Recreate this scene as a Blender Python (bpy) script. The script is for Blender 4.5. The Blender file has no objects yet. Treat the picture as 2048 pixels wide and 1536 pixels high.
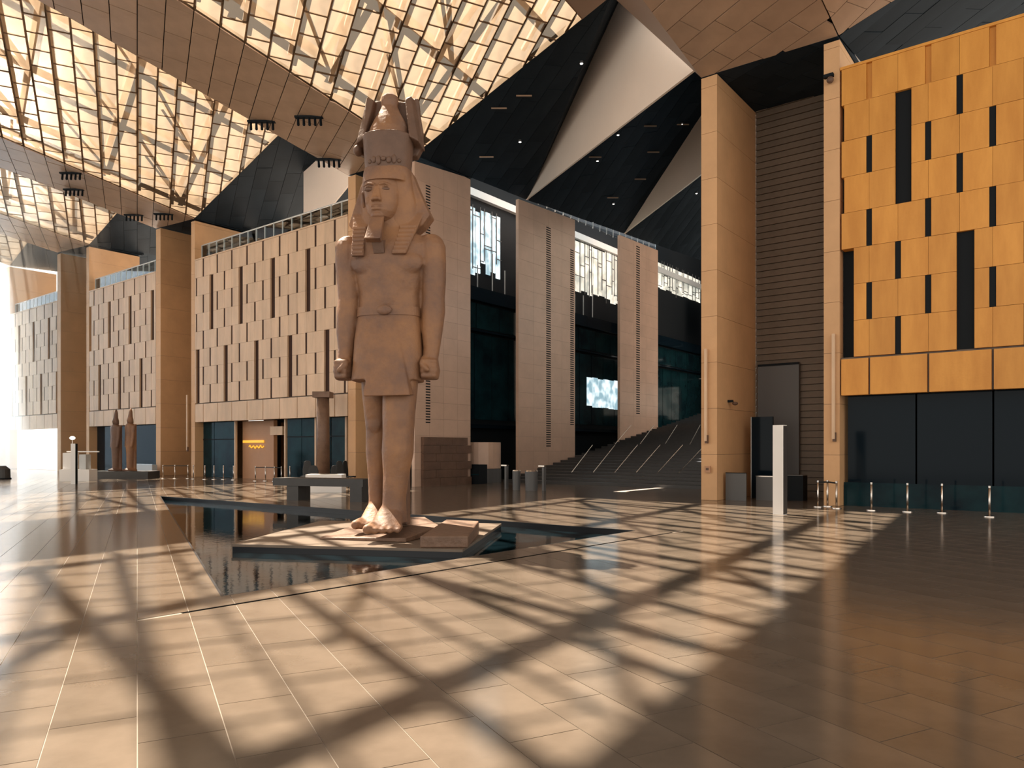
import bpy, bmesh, math, random
from mathutils import Vector, Matrix, noise
random.seed(7)
R = math.radians
# ------------------------------------------------------------------ camera, world, sun, exposure
TH = R(37.9); FPX = 1484.0; YH = 897.0; EYE = 2.2          # hall axes: X along the facades, Y into them
SN, CS = math.sin(TH), math.cos(TH)
S = bpy.context.scene
cd = bpy.data.cameras.new('camera'); cam = bpy.data.objects.new('camera', cd)
S.collection.objects.link(cam); S.camera = cam
cam.location = (0, 0, EYE); cam.rotation_euler = (R(90), 0, TH)
cd.sensor_width = 36.0; cd.lens = FPX / 2048 * 36.0; cd.shift_y = (YH - 768) / 2048
cd.clip_start = 0.05; cd.clip_end = 600
wd = bpy.data.worlds.new('sky'); S.world = wd; wd.use_nodes = True
bgn = wd.node_tree.nodes['Background']
bgn.inputs[0].default_value = (1.0, 0.93, 0.84, 1); bgn.inputs[1].default_value = 1.5
sl = bpy.data.lights.new('sun', 'SUN'); sun = bpy.data.objects.new('sun', sl); S.collection.objects.link(sun)
sl.energy = 124.0; sl.angle = R(0.6); sl.color = (1.0, 0.975, 0.94)
SUN_D = Vector((0.62, -0.10, -1.0)).normalized()
sun.rotation_euler = SUN_D.to_track_quat('-Z', 'Y').to_euler()
S.view_settings.view_transform = 'Standard'; S.view_settings.look = 'None'
S.view_settings.exposure = 0.12; S.view_settings.gamma = 1.0; S.view_settings.use_curve_mapping = False
COL = S.collection

# ------------------------------------------------------------------ measuring helpers (pixel of the photo -> point on a hall plane)
def ray(x, y):
    a = (x - 1024) / FPX; b = (YH - y) / FPX
    return Vector((-SN + CS * a, CS + SN * a, b))
def onY(x, y, Y=30.0):
    d = ray(x, y); return d * (Y / d.y) + Vector((0, 0, EYE))
def onX(x, y, X):
    d = ray(x, y); return d * (X / d.x) + Vector((0, 0, EYE))
def onZ(x, y, Z=0.0):
    d = ray(x, y); return d * ((Z - EYE) / d.z) + Vector((0, 0, EYE))

# ------------------------------------------------------------------ materials
def mat(name, col, rough=0.6, var=0.0, vscale=3.0, bump=0.0, bscale=30.0, metal=0.0, spec=0.5, rnd=0.0, col2=None, stretch=None):
    m = bpy.data.materials.new(name); m.use_nodes = True
    nt = m.node_tree; N = nt.nodes; L = nt.links; b = N['Principled BSDF']
    b.inputs['Base Color'].default_value = (*col, 1); b.inputs['Roughness'].default_value = rough
    b.inputs['Metallic'].default_value = metal; b.inputs['Specular IOR Level'].default_value = spec
    if var or bump or rnd or col2:
        tc = N.new('ShaderNodeTexCoord'); mp = N.new('ShaderNodeMapping'); L.new(tc.outputs['Object'], mp.inputs[0])
        if stretch: mp.inputs['Scale'].default_value = stretch
        nz = N.new('ShaderNodeTexNoise'); nz.inputs['Scale'].default_value = vscale; nz.inputs['Detail'].default_value = 6
        nz.inputs['Roughness'].default_value = 0.62
        L.new(mp.outputs[0], nz.inputs['Vector'])
        mx = N.new('ShaderNodeMix'); mx.data_type = 'RGBA'
        c2 = col2 if col2 else tuple(c * (1 - var) for c in col)
        mx.inputs['A'].default_value = (*col, 1); mx.inputs['B'].default_value = (*c2, 1)
        rp = N.new('ShaderNodeValToRGB'); rp.color_ramp.elements[0].position = 0.36; rp.color_ramp.elements[1].position = 0.66
        L.new(nz.outputs['Fac'], rp.inputs[0]); L.new(rp.outputs[0], mx.inputs['Factor'])
        out = mx.outputs['Result']
        if rnd:
            oi = N.new('ShaderNodeObjectInfo'); hs = N.new('ShaderNodeHueSaturation')
            mr = N.new('ShaderNodeMapRange'); mr.inputs['To Min'].default_value = 1 - rnd; mr.inputs['To Max'].default_value = 1 + rnd
            L.new(oi.outputs['Random'], mr.inputs['Value']); L.new(mr.outputs[0], hs.inputs['Value'])
            L.new(out, hs.inputs['Color']); out = hs.outputs[0]
        L.new(out, b.inputs['Base Color'])
        if bump:
            n2 = N.new('ShaderNodeTexNoise'); n2.inputs['Scale'].default_value = bscale; n2.inputs['Detail'].default_value = 5
            L.new(tc.outputs['Object'], n2.inputs['Vector'])
            bp = N.new('ShaderNodeBump'); bp.inputs['Strength'].default_value = bump; bp.inputs['Distance'].default_value = 0.05
            L.new(n2.outputs['Fac'], bp.inputs['Height']); L.new(bp.outputs[0], b.inputs['Normal'])
    return m
def emit(name, col, strength, var=0.0, vscale=2.0, col2=None):
    m = bpy.data.materials.new(name); m.use_nodes = True; nt = m.node_tree; N = nt.nodes; L = nt.links
    b = N['Principled BSDF']; b.inputs['Base Color'].default_value = (*[c * .3 for c in col], 1)
    b.inputs['Emission Color'].default_value = (*col, 1); b.inputs['Emission Strength'].default_value = strength
    if col2:
        tc = N.new('ShaderNodeTexCoord'); nz = N.new('ShaderNodeTexNoise'); nz.inputs['Scale'].default_value = vscale
        L.new(tc.outputs['Object'], nz.inputs['Vector'])
        mx = N.new('ShaderNodeMix'); mx.data_type = 'RGBA'; mx.inputs['A'].default_value = (*col, 1); mx.inputs['B'].default_value = (*col2, 1)
        rp = N.new('ShaderNodeValToRGB'); rp.color_ramp.elements[0].position = 0.4; rp.color_ramp.elements[1].position = 0.6
        L.new(nz.outputs['Fac'], rp.inputs[0]); L.new(rp.outputs[0], mx.inputs['Factor']); L.new(mx.outputs['Result'], b.inputs['Emission Color'])
    return m
def mesh_panel_mat(name, col, pass_, trans, rnd=0.12):
    """perforated, light-passing metal fabric: open holes + translucent weave"""
    m = bpy.data.materials.new(name); m.use_nodes = True; nt = m.node_tree; N = nt.nodes; L = nt.links
    for n in list(N): N.remove(n)
    o = N.new('ShaderNodeOutputMaterial')
    tr = N.new('ShaderNodeBsdfTransparent'); tr.inputs[0].default_value = (1, .88, .73, 1)
    tl = N.new('ShaderNodeBsdfTranslucent'); df = N.new('ShaderNodeBsdfDiffuse'); gl = N.new('ShaderNodeBsdfGlossy')
    gl.inputs['Roughness'].default_value = 0.3; gl.inputs['Color'].default_value = (.8, .62, .45, 1)
    tc = N.new('ShaderNodeTexCoord'); nz = N.new('ShaderNodeTexNoise'); nz.inputs['Scale'].default_value = 0.9; nz.inputs['Detail'].default_value = 8
    L.new(tc.outputs['Object'], nz.inputs['Vector'])
    mx = N.new('ShaderNodeMix'); mx.data_type = 'RGBA'; mx.inputs['A'].default_value = (*[c * .72 for c in col], 1); mx.inputs['B'].default_value = (*col, 1)
    rp = N.new('ShaderNodeValToRGB'); rp.color_ramp.elements[0].position = 0.38; rp.color_ramp.elements[1].position = 0.6
    L.new(nz.outputs['Fac'], rp.inputs[0]); L.new(rp.outputs[0], mx.inputs['Factor'])
    oi = N.new('ShaderNodeObjectInfo'); hs = N.new('ShaderNodeHueSaturation'); mr = N.new('ShaderNodeMapRange')
    mr.inputs['To Min'].default_value = 1 - rnd; mr.inputs['To Max'].default_value = 1 + rnd
    L.new(oi.outputs['Random'], mr.inputs['Value']); L.new(mr.outputs[0], hs.inputs['Value']); L.new(mx.outputs['Result'], hs.inputs['Color'])
    for s in (tl, df): L.new(hs.outputs[0], s.inputs['Color'])
    m1 = N.new('ShaderNodeMixShader'); m1.inputs[0].default_value = trans; L.new(df.outputs[0], m1.inputs[1]); L.new(tl.outputs[0], m1.inputs[2])
    m2 = N.new('ShaderNodeMixShader'); m2.inputs[0].default_value = 0.12; L.new(m1.outputs[0], m2.inputs[1]); L.new(gl.outputs[0], m2.inputs[2])
    m3 = N.new('ShaderNodeMixShader'); m3.inputs[0].default_value = pass_; L.new(m2.outputs[0], m3.inputs[1]); L.new(tr.outputs[0], m3.inputs[2])
    L.new(m3.outputs[0], o.inputs[0]); return m
M = {}
M['floor'] = mat('polished_granite_paving', (0.138, 0.109, 0.084), 0.15, 0.22, 1.1, 0.02, 4.0, rnd=0.06, col2=(0.105, 0.082, 0.062), spec=.3)
M['grout'] = mat('pale_grout', (0.26, 0.22, 0.18), 0.4)
M['stone_pale'] = mat('pale_facade_stone', (0.72, 0.50, 0.325), 0.55, 0.2, 1.2, 0.08, 12, rnd=0.05, stretch=(1, 1, .25))
M['stone_orange'] = mat('orange_facade_stone', (0.70, 0.315, 0.055), 0.5, 0.2, 1.6, 0.08, 12, rnd=0.07, stretch=(1, 1, .22), col2=(0.58, 0.24, 0.035))
M['pier'] = mat('pier_render', (0.66, 0.385, 0.19), 0.6, 0.12, 0.6, 0.04, 8, rnd=0.03)
M['slab'] = mat('slab_stone', (0.62, 0.42, 0.31), 0.33, 0.12, 0.7, 0.04, 8, rnd=0.04)
M['black'] = mat('recess_black', (0.006, 0.009, 0.012), 0.7, spec=.2)
M['dark_glass'] = mat('dark_glass', (0.004, 0.010, 0.016), 0.08, spec=0.1)
M['teal_glass'] = mat('teal_glass', (0.008, 0.035, 0.042), 0.1, spec=0.1, col2=(0.004, 0.012, 0.018), vscale=0.5)
M['slit_shade'] = mat('brown_slit_shade', (0.050, 0.024, 0.016), 0.5, spec=.1)  # brown that carries the shade inside the pale facades' slits
M['slot'] = mat('slot_black', (0.004, 0.004, 0.004), 1.0, spec=0)
M['siding'] = mat('dark_siding', (0.155, 0.115, 0.082), 0.6, 0.2, 2, rnd=0.08)
M['dark_ceiling'] = mat('dark_metal_ceiling', (0.020, 0.028, 0.036), 0.5, 0.25, 0.5, rnd=0.18, spec=.03)
M['strip'] = mat('bronze_ceiling_panel', (0.42, 0.275, 0.18), 0.32, 0.15, 0.9, rnd=0.08)
M['mesh'] = mesh_panel_mat('perforated_gold_panel', (0.047, 0.0315, 0.0185), 0.145, 0.60)
M['meshback'] = mat('upper_bronze_panel', (0.30, 0.20, 0.14), 0.5)
M['rib'] = mat('ceiling_rib_bronze', (0.20, 0.11, 0.055), 0.5)
M['steel'] = mat('roof_steel', (0.5, 0.42, 0.34), 0.6)
M['fascia'] = mat('pale_plaster_fascia', (0.90, 0.76, 0.64), 0.6, 0.04, 0.4)
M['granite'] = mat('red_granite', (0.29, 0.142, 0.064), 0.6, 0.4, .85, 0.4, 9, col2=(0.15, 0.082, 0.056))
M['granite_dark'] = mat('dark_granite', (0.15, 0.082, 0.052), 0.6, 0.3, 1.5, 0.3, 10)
M['island'] = mat('island_stone', (0.17, 0.128, 0.095), 0.4, 0.2, 2.0, 0.05, 12)
M['base_rock'] = mat('statue_base_granite', (0.19, 0.11, 0.07), 0.5, 0.3, 2.5, 0.4, 9)
M['basin'] = mat('black_basin_stone', (0.012, 0.014, 0.018), 0.3)
M['bench'] = mat('bench_dark_stone', (0.045, 0.043, 0.042), 0.45, 0.2, 3)
M['chrome'] = mat('brushed_steel', (0.62, 0.56, 0.50), 0.25, metal=1.0)
M['belt'] = mat('black_belt', (0.015, 0.015, 0.015), 0.6)
M['white'] = mat('white_lacquer', (0.80, 0.78, 0.75), 0.35)
M['grey_panel'] = mat('grey_panel', (0.10, 0.10, 0.10), 0.5)
M['lit_window'] = emit('daylight_window', (0.80, 0.92, 0.95), 1.25, col2=(0.22, 0.36, 0.42), vscale=1.1)
M['lit_warm'] = emit('warm_daylight_window', (1.0, 0.93, 0.78), 1.0, col2=(0.45, 0.46, 0.40), vscale=0.9)
M['lit_door'] = emit('outdoor_daylight', (1.0, 0.93, 0.83), 1.5)
M['yellow'] = emit('yellow_lightbox', (1.0, 0.52, 0.05), 0.9)
M['lamp'] = emit('lamp_white', (1.0, 0.95, 0.88), 3.0)
M['frame_light'] = mat('pale_metal_frame', (0.50, 0.52, 0.52), 0.4)
M['shop_wall'] = mat('shop_wall', (0.50, 0.27, 0.15), 0.6, 0.1, 1)
def glass_mat(name, col, alpha):
    m = bpy.data.materials.new(name); m.use_nodes = True; N = m.node_tree.nodes; L = m.node_tree.links
    for n in list(N): N.remove(n)
    o = N.new('ShaderNodeOutputMaterial'); t = N.new('ShaderNodeBsdfTransparent'); t.inputs[0].default_value = (*col, 1)
    g = N.new('ShaderNodeBsdfGlossy'); g.inputs['Roughness'].default_value = 0.03
    fr = N.new('ShaderNodeFresnel'); fr.inputs[0].default_value = 1.5
    ad = N.new('ShaderNodeMath'); ad.operation = 'ADD'; ad.inputs[1].default_value = alpha
    L.new(fr.outputs[0], ad.inputs[0]); mx = N.new('ShaderNodeMixShader'); L.new(ad.outputs[0], mx.inputs[0])
    L.new(t.outputs[0], mx.inputs[1]); L.new(g.outputs[0], mx.inputs[2]); L.new(mx.outputs[0], o.inputs[0]); return m
M['glass'] = glass_mat('clear_glass', (0.80, 0.88, 0.88), 0.06)
M['water'] = mat('pool_water', (0.003, 0.008, 0.011), 0.03, 0, bump=0.04, bscale=5.0, spec=.2)

# ------------------------------------------------------------------ mesh building
class MB:
    def __init__(s): s.v = []; s.f = []
    def add(s, vs, fs):
        o = len(s.v); s.v += [tuple(v) for v in vs]; s.f += [tuple(i + o for i in f) for f in fs]; return s
    def box(s, x0, x1, y0, y1, z0, z1):
        return s.add([(x0, y0, z0), (x1, y0, z0), (x1, y1, z0), (x0, y1, z0), (x0, y0, z1), (x1, y0, z1), (x1, y1, z1), (x0, y1, z1)],
                     [(0, 3, 2, 1), (4, 5, 6, 7), (0, 1, 5, 4), (1, 2, 6, 5), (2, 3, 7, 6), (3, 0, 4, 7)])
    def hull(s, lo, hi):
        """prism between two matching polygons (bottom list, top list)"""
        n = len(lo); o = list(lo) + list(hi)
        return s.add(o, [tuple(range(n - 1, -1, -1)), tuple(range(n, 2 * n))] + [(i, (i + 1) % n, n + (i + 1) % n, n + i) for i in range(n)])
    def tube(s, p, q, r0, r1=None, n=8):
        r1 = r0 if r1 is None else r1; p = Vector(p); q = Vector(q); d = (q - p).normalized()
        a = d.orthogonal().normalized(); b = d.cross(a); A = []; B = []
        for i in range(n):
            t = 2 * math.pi * i / n; e = a * math.cos(t) + b * math.sin(t); A.append(p + e * r0); B.append(q + e * r1)
        return s.hull(A, B)
    def beam(s, p, q, w, h):
        p = Vector(p); q = Vector(q); d = (q - p).normalized(); side = d.cross(Vector((0, 0, 1)))
        side = side.normalized() if side.length > 1e-4 else Vector((1, 0, 0)); up = side.cross(d).normalized()
        k = [side * w / 2 + up * h / 2, -side * w / 2 + up * h / 2, -side * w / 2 - up * h / 2, side * w / 2 - up * h / 2]
        return s.hull([p + e for e in k], [q + e for e in k])
    def loft(s, secs, n=28, cap=True):
        """secs: (cx, cy, z, rx, ry, e) superellipse rings"""
        o = len(s.v)
        for (cx, cy, z, rx, ry, e) in secs:
            for i in range(n):
                t = 2 * math.pi * i / n; c = math.cos(t); q = math.sin(t)
                s.v.append((cx + rx * math.copysign(abs(c) ** (2 / e), c), cy + ry * math.copysign(abs(q) ** (2 / e), q), z))
        for k in range(len(secs) - 1):
            for i in range(n):
                a = o + k * n + i; b = o + k * n + (i + 1) % n; s.f.append((a, b, b + n, a + n))
        if cap:
            s.f.append(tuple(o + i for i in range(n - 1, -1, -1))); l = o + (len(secs) - 1) * n; s.f.append(tuple(l + i for i in range(n)))
        return s
    def loft_y(s, secs, n=20):
        o = len(s.v)
        for (cx, y, cz, rx, rz) in secs:
            for i in range(n):
                t = 2 * math.pi * i / n; s.v.append((cx + rx * math.cos(t), y, max(0.0, cz + rz * math.sin(t))))
        for k in range(len(secs) - 1):
            for i in range(n):
                a = o + k * n + i; b = o + k * n + (i + 1) % n; s.f.append((a, b, b + n, a + n))
        s.f.append(tuple(o + i for i in range(n - 1, -1, -1))); l = o + (len(secs) - 1) * n; s.f.append(tuple(l + i for i in range(n)))
        return s
    def ball(s, c, r, n=14, m=9):
        c = Vector(c); r = r if isinstance(r, (tuple, list)) else (r, r, r)
        sec = []; o = len(s.v)
        for k in range(1, m):
            ph = math.pi * k / m
            for i in range(n):
                t = 2 * math.pi * i / n
                s.v.append((c.x + r[0] * math.sin(ph) * math.cos(t), c.y + r[1] * math.sin(ph) * math.sin(t), c.z - r[2] * math.cos(ph)))
        for k in range(m - 2):
            for i in range(n):
                a = o + k * n + i; b = o + k * n + (i + 1) % n; s.f.append((a, b, b + n, a + n))
        s.v.append((c.x, c.y, c.z - r[2])); s.v.append((c.x, c.y, c.z + r[2])); lo = len(s.v) - 2; hi = lo + 1
        for i in range(n):
            s.f.append((o + (i + 1) % n, o + i, lo)); a = o + (m - 2) * n
            s.f.append((a + i, a + (i + 1) % n, hi))
        return s
    def capsule(s, p, q, r0, r1, n=12):
        s.tube(p, q, r0, r1, n); s.ball(p, r0); s.ball(q, r1); return s
    def mesh(s, name, smooth=False):
        me = bpy.data.meshes.new(name); me.from_pydata(s.v, [], s.f); me.update()
        if smooth:
            for p in me.polygons: p.use_smooth = True
        return me
    def obj(s, name, m, parent=None, smooth=False, kind=None, label=None):
        o = bpy.data.objects.new(name, s.mesh(name, smooth)); o.data.materials.append(M[m] if isinstance(m, str) else m)
        COL.objects.link(o)
        if parent: o.parent = parent
        if kind: o['kind'] = kind
        if label: o['label'] = label
        return o
def empty(name, loc=(0, 0, 0), rz=0.0, label=None, cat=None, group=None, kind=None):
    o = bpy.data.objects.new(name, None); COL.objects.link(o); o.location = loc; o.rotation_euler = (0, 0, rz); o.empty_display_size = .2
    tag(o, label, cat, group, kind); return o
def tag(o, label=None, cat=None, group=None, kind=None):
    if label: o['label'] = label
    if cat: o['category'] = cat
    if group: o['group'] = group
    if kind: o['kind'] = kind
    return o
def bevel(o, w, seg=2):
    b = o.modifiers.new('bevel', 'BEVEL'); b.width = w; b.segments = seg; b.limit_method = 'ANGLE'; return o
# 2-D clipping
def clip(poly, a, b, c):            # keep a*x+b*y<=c
    out = []
    for i in range(len(poly)):
        p = poly[i]; q = poly[(i + 1) % len(poly)]; dp = a * p[0] + b * p[1] - c; dq = a * q[0] + b * q[1] - c
        if dp <= 0: out.append(p)
        if (dp < 0 < dq) or (dq < 0 < dp):
            t = dp / (dp - dq); out.append((p[0] + (q[0] - p[0]) * t, p[1] + (q[1] - p[1]) * t))
    return out
def area(p): return 0.5 * sum(p[i][0] * p[(i + 1) % len(p)][1] - p[(i + 1) % len(p)][0] * p[i][1] for i in range(len(p)))
def halfplanes(poly):               # ccw polygon -> list of (a,b,c)
    if area(poly) < 0: poly = poly[::-1]
    r = []
    for i in range(len(poly)):
        p = poly[i]; q = poly[(i + 1) % len(poly)]; ex, ey = q[0] - p[0], q[1] - p[1]; l = math.hypot(ex, ey)
        a, b = ey / l, -ex / l; r.append((a, b, a * p[0] + b * p[1]))
    return r
GA = R(-25.3); GU = Vector((math.cos(GA), math.sin(GA))); GV = Vector((-math.sin(GA), math.cos(GA)))   # paving and ceiling joints share this direction
def cells(poly, w, l, gap, stagger=0.5, off=(0, 0)):
    """grid cells (along GU length l, across GV width w) clipped to a convex polygon, shrunk by the joint"""
    hp = halfplanes(poly); us = [Vector(p).dot(GU) for p in poly]; vs = [Vector(p).dot(GV) for p in poly]
    out = []; j = math.floor((min(vs) - off[1]) / w)
    while j * w + off[1] < max(vs):
        st = ((j * stagger) % 1.0) * l; i = math.floor((min(us) - off[0] - st) / l)
        while i * l + off[0] + st < max(us):
            u0 = i * l + off[0] + st + gap / 2; u1 = u0 + l - gap; v0 = j * w + off[1] + gap / 2; v1 = v0 + w - gap
            c = [tuple(GU * u + GV * v) for u, v in ((u0, v0), (u1, v0), (u1, v1), (u0, v1))]
            for h in hp:
                c = clip(c, *h)
                if len(c) < 3: break
            if len(c) >= 3 and abs(area(c)) > 0.02: out.append(c)
            i += 1
        j += 1
    return out

# ------------------------------------------------------------------ floor with paving and the pool opening
POOL = [(-10.2, 6.05), (-9.6, 17.75), (-34.0, 17.1)]
BAND = [(-9.58, 5.12), (-8.62, 17.92)]
FX0, FX1, FY0, FY1 = -112.0, 14.0, -12.0, 30.0
floor = empty('floor', kind='structure')
def outside(poly_cell, tri):
    res = []; rest = poly_cell
    for (a, b, c) in halfplanes(tri):
        o = clip(rest, -a, -b, -c)
        if len(o) >= 3 and abs(area(o)) > 1e-3: res.append(o)
        rest = clip(rest, a, b, c)
        if len(rest) < 3: break
    return res
bed = MB()
for piece in outside([(FX0, FY0), (FX1, FY0), (FX1, 78.0), (FX0, 78.0)], POOL):
    bed.hull([(x, y, -0.5) for x, y in piece], [(x, y, -0.006) for x, y in piece])
bed.obj('paving_bed', 'grout', floor)
tiles = []
for c in cells([(-62, -2), (8, -2), (8, 31), (-62, 31)], 0.62, 1.24, 0.009, 0.5):
    for p in outside(c, POOL):
        # black drainage slot beside the pool: leave a gap along it
        cx = sum(q[0] for q in p) / len(p); cy = sum(q[1] for q in p) / len(p); tiles.append((p, cx, cy))
def slot_split(p):
    (x0, y0), (x1, y1) = BAND; ex, ey = x1 - x0, y1 - y0; l = math.hypot(ex, ey); a, b = ey / l, -ex / l; c = a * x0 + b * y0
    ys = [q[1] for q in p]
    if max(ys) < y0 or min(ys) > y1: return [p]
    r = [clip(p, a, b, c - 0.045), clip(p, -a, -b, -(c + 0.045))]
    return [q for q in r if len(q) >= 3 and abs(area(q)) > 1e-3]
tl2 = []
for p, cx, cy in tiles:
    for q in slot_split(p): tl2.append((q, cx, cy))
def in_view(cx, cy, z=0.0, m=40):
    d = Vector((cx, cy, z - EYE)); f = -SN * cx + CS * cy
    if f < 0.5: return False
    px = 1024 + FPX * (CS * cx + SN * cy) / f; py = YH - FPX * (z - EYE) / f
    return -m < px < 2048 + m and -m < py < 1536 + m
vis = sorted([t for t in tl2 if in_view(t[1], t[2])], key=lambda t: t[1] ** 2 + t[2] ** 2)
near = vis[:300]; ids = set(id(t[0]) for t in near); far = MB()
for p, cx, cy in near:
    MB().hull([(x - cx, y - cy, -0.03) for x, y in p], [(x - cx, y - cy, 0) for x, y in p]).obj('paving_slab', 'floor', floor).location = (cx, cy, 0)
for p, cx, cy in tl2:
    if id(p) not in ids: far.hull([(x, y, -0.03) for x, y in p], [(x, y, 0) for x, y in p])
for poly in ([(FX0, FY0), (-62, FY0), (-62, 78), (FX0, 78)], [(8, FY0), (FX1, FY0), (FX1, 31), (8, 31)], [(-62, FY0), (8, FY0), (8, -2), (-62, -2)], [(-62, 31), (14, 31), (14, 78), (-62, 78)]):
    far.hull([(x, y, -0.03) for x, y in poly], [(x, y, 0) for x, y in poly])
far.obj('far_paving', 'floor', floor, kind='stuff')
sb = MB(); (x0, y0), (x1, y1) = BAND
sb.hull([(x0 - .04, y0, -.02), (x0 + .04, y0, -.02), (x1 + .04, y1, -.02), (x1 - .04, y1, -.02)], [(x0 - .04, y0, -.002), (x0 + .04, y0, -.002), (x1 + .04, y1, -.002), (x1 - .04, y1, -.002)])
sb.obj('drain_slot', 'slot', floor)
# pool
pool = empty('pool', (-18, 13.6, 0), label='triangular sunken pool of dark still water around the colossus', cat='pool')
def rel(o, root): o.location = -root.location; return o
def inset(tri, k):
    cx = sum(p[0] for p in tri) / 3; cy = sum(p[1] for p in tri) / 3
    return [(cx + (p[0] - cx) * k, cy + (p[1] - cy) * k) for p in tri]
b = MB(); b.hull([(x, y, -0.62) for x, y in POOL], [(x, y, -0.55) for x, y in POOL]); rel(b.obj('pool_bottom', 'basin', pool), pool)
wl = MB(); n = 3
big = [Vector(p) for p in POOL]
for i in range(3):
    p, q = big[i], big[(i + 1) % 3]; e = (q - p).normalized(); nrm = Vector((e.y, -e.x))
    if nrm.dot(Vector((-18, 13.6)) - p) < 0: nrm = -nrm
    wl.hull([(*(p), -.6), (*(q), -.6), (*(q + nrm * .04), -.6), (*(p + nrm * .04), -.6)], [(*(p), -.004), (*(q), -.004), (*(q + nrm * .04), -.004), (*(p + nrm * .04), -.004)])
rel(wl.obj('pool_wall', 'basin', pool), pool)
w = MB(); w.hull([(x, y, -0.25) for x, y in inset(POOL, .999)], [(x, y, -0.17) for x, y in inset(POOL, .999)])
wo = w.obj('water', 'water', pool); rel(wo, pool)

# ------------------------------------------------------------------ facades: staggered stone panels with window slits
PIT = 0.97; ZT = 16.6; ZM = 5.66; ZB = 4.22; RH = (ZT - ZM) / 8
def slit(c, r):
    k = c % 4
    if k == 0: return 'n' if r in (1, 3) else ('w' if r >= 5 else None)
    if k == 2: return 'w' if r in (1, 2, 3) else ('n' if r in (5, 7) else None)
    return ('s' if r == 0 else 'n') if r in (0, 2, 4, 6) else None
def facade(name, xl, xr, c0x, stone, dark='black'):
    """xl..xr extent, c0x = x of a column of kind 0"""
    root = empty(name, ((xl + xr) / 2, 30, 0), kind='structure'); ox = (xl + xr) / 2
    def put(mb, nm, m, **k): o = mb.obj(nm, m, root, **k); return o
    def B(x0, x1, y0, y1, z0, z1): return MB().box(x0 - ox, x1 - ox, y0 - 30, y1 - 30, z0, z1)
    put(B(xl, xr, 30.46, 30.7, ZB, ZT), 'window_backing', dark)
    ca = math.floor((xl - c0x) / PIT) - 1; cb = math.ceil((xr - c0x) / PIT) + 1
    for r in range(8):
        z1 = ZT - r * RH; z0 = z1 - RH
        for c in range(ca, cb):
            xa = c0x + c * PIT; xb = xa + PIT; sa = slit(c, r); sb_ = slit(c + 1, r)
            l = xa + (.1 if sa in ('n', 's') else .44 if sa == 'w' else .004); rr = xb - (.1 if sb_ else .004)
            l = max(l, xl); rr = min(rr, xr)
            if rr - l > 0.08:
                p = random.uniform(0, .012 if stone == 'stone_orange' else .004)
                put(B(l, rr, 30 - p, 30.45, z0 + .006, z1 - .006), 'facade_panel', stone)
            if sa and xl < xa - .1 and xa + (.44 if sa == 'w' else .1) < xr:
                if sa == 's' and stone == 'stone_orange': put(B(xa - .095, xa + .095, 30.10, 30.45, z0 + .006, z1 - .006), 'recessed_panel', stone)
                elif sa == 'w': put(B(xa - .1, xa + .44, 30.13, 30.45, z0, z1), 'slit_fill', dark)
                else: put(B(xa - .1, xa + .1, 30.03, 30.45, z0, z1), 'slit_fill', dark)  # shade of the slit's side walls put in as a dark fill
    # coping and lower band
    put(B(xl, xr, 29.97, 30.6, ZT, ZT + .1), 'coping', stone)
    k = ca
    xs = [xl] + [c0x + c * PIT for c in range(ca, cb + 1) if c % 2 == 1 and xl + .4 < c0x + c * PIT < xr - .4] + [xr]
    for a, b_ in zip(xs, xs[1:]): put(B(a + .035, b_ - .035, 30, 30.4, ZB, ZM - .07), 'band_panel', stone)
    put(B(xl, xr, 30.12, 30.45, ZB + .01, ZM), 'band_backing', 'siding')
    return root
f_r = facade('wall_right', -7.5, 9.0, -7.455, 'stone_orange')
f_1 = facade('wall_center', -54.2, -36.25, -53.98, 'stone_pale', 'slit_shade')
f_2 = facade('wall_left', -72.7, -60.3, onY(197.5, 808).x, 'stone_pale', 'slit_shade')
f_3 = facade('wall_far_left', -92.3, -79.85, onY(51.5, 808).x, 'stone_pale', 'slit_shade')

# ------------------------------------------------------------------ piers (pairs flanking a 5 m recess)
def pier(x0, x1, zt, label, y1=34.6):
    root = empty('pier', ((x0 + x1) / 2, 30, 0), label=label, cat='pier', group=None); hw = (x1 - x0) / 2; z = 0
    while z < zt - .05:
        h = min(1.95, zt - z); MB().box(-hw, hw, 0, y1 - 30, z + .008, z + h - .004).obj('stone_block', 'pier', root); z += h
    MB().box(-hw + .03, hw - .03, .03, y1 - 30.03, .01, zt - .02).obj('core', 'siding', root)
    return root
T = {0: (-13.1, 18.05), 1: (-36.2, 19.1), 2: (-60.25, 20.2), 3: (-79.8, 21.4), 4: (-99.5, 22.6)}       # left edge of each ceiling trough at Y=30
TR = {0: (-7.6, 17.95), 1: (-30.4, 18.95), 2: (-54.3, 19.85), 3: (-72.7, 20.95), 4: (-92.3, 22.0)}     # right edge
pier(-13.1, -12.4, 18.0, 'tall tan pier right of the dark staircase, with a thin vertical light bar')
pier(-8.1, -7.52, 17.8, 'tan pier at the left edge of the orange facade')
pier(-36.2, -35.5, 19.0, 'tan pier directly behind the colossus, at the right end of the slit facade')
p = pier(-60.25, -59.5, 20.1, 'broad tan pier between the two left slit facades')
pier(-54.75, -54.22, 19.7, 'narrow pier at the left end of the widest left facade')
pier(-79.8, -79.0, 21.2, 'mauve shaded pier near the bright left entrance')
pier(-73.3, -72.72, 20.8, 'narrow pier at the left end of the middle left facade')
pier(-93.6, -92.32, 21.9, 'pale leftmost pier beside the glaring entrance')
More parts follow.
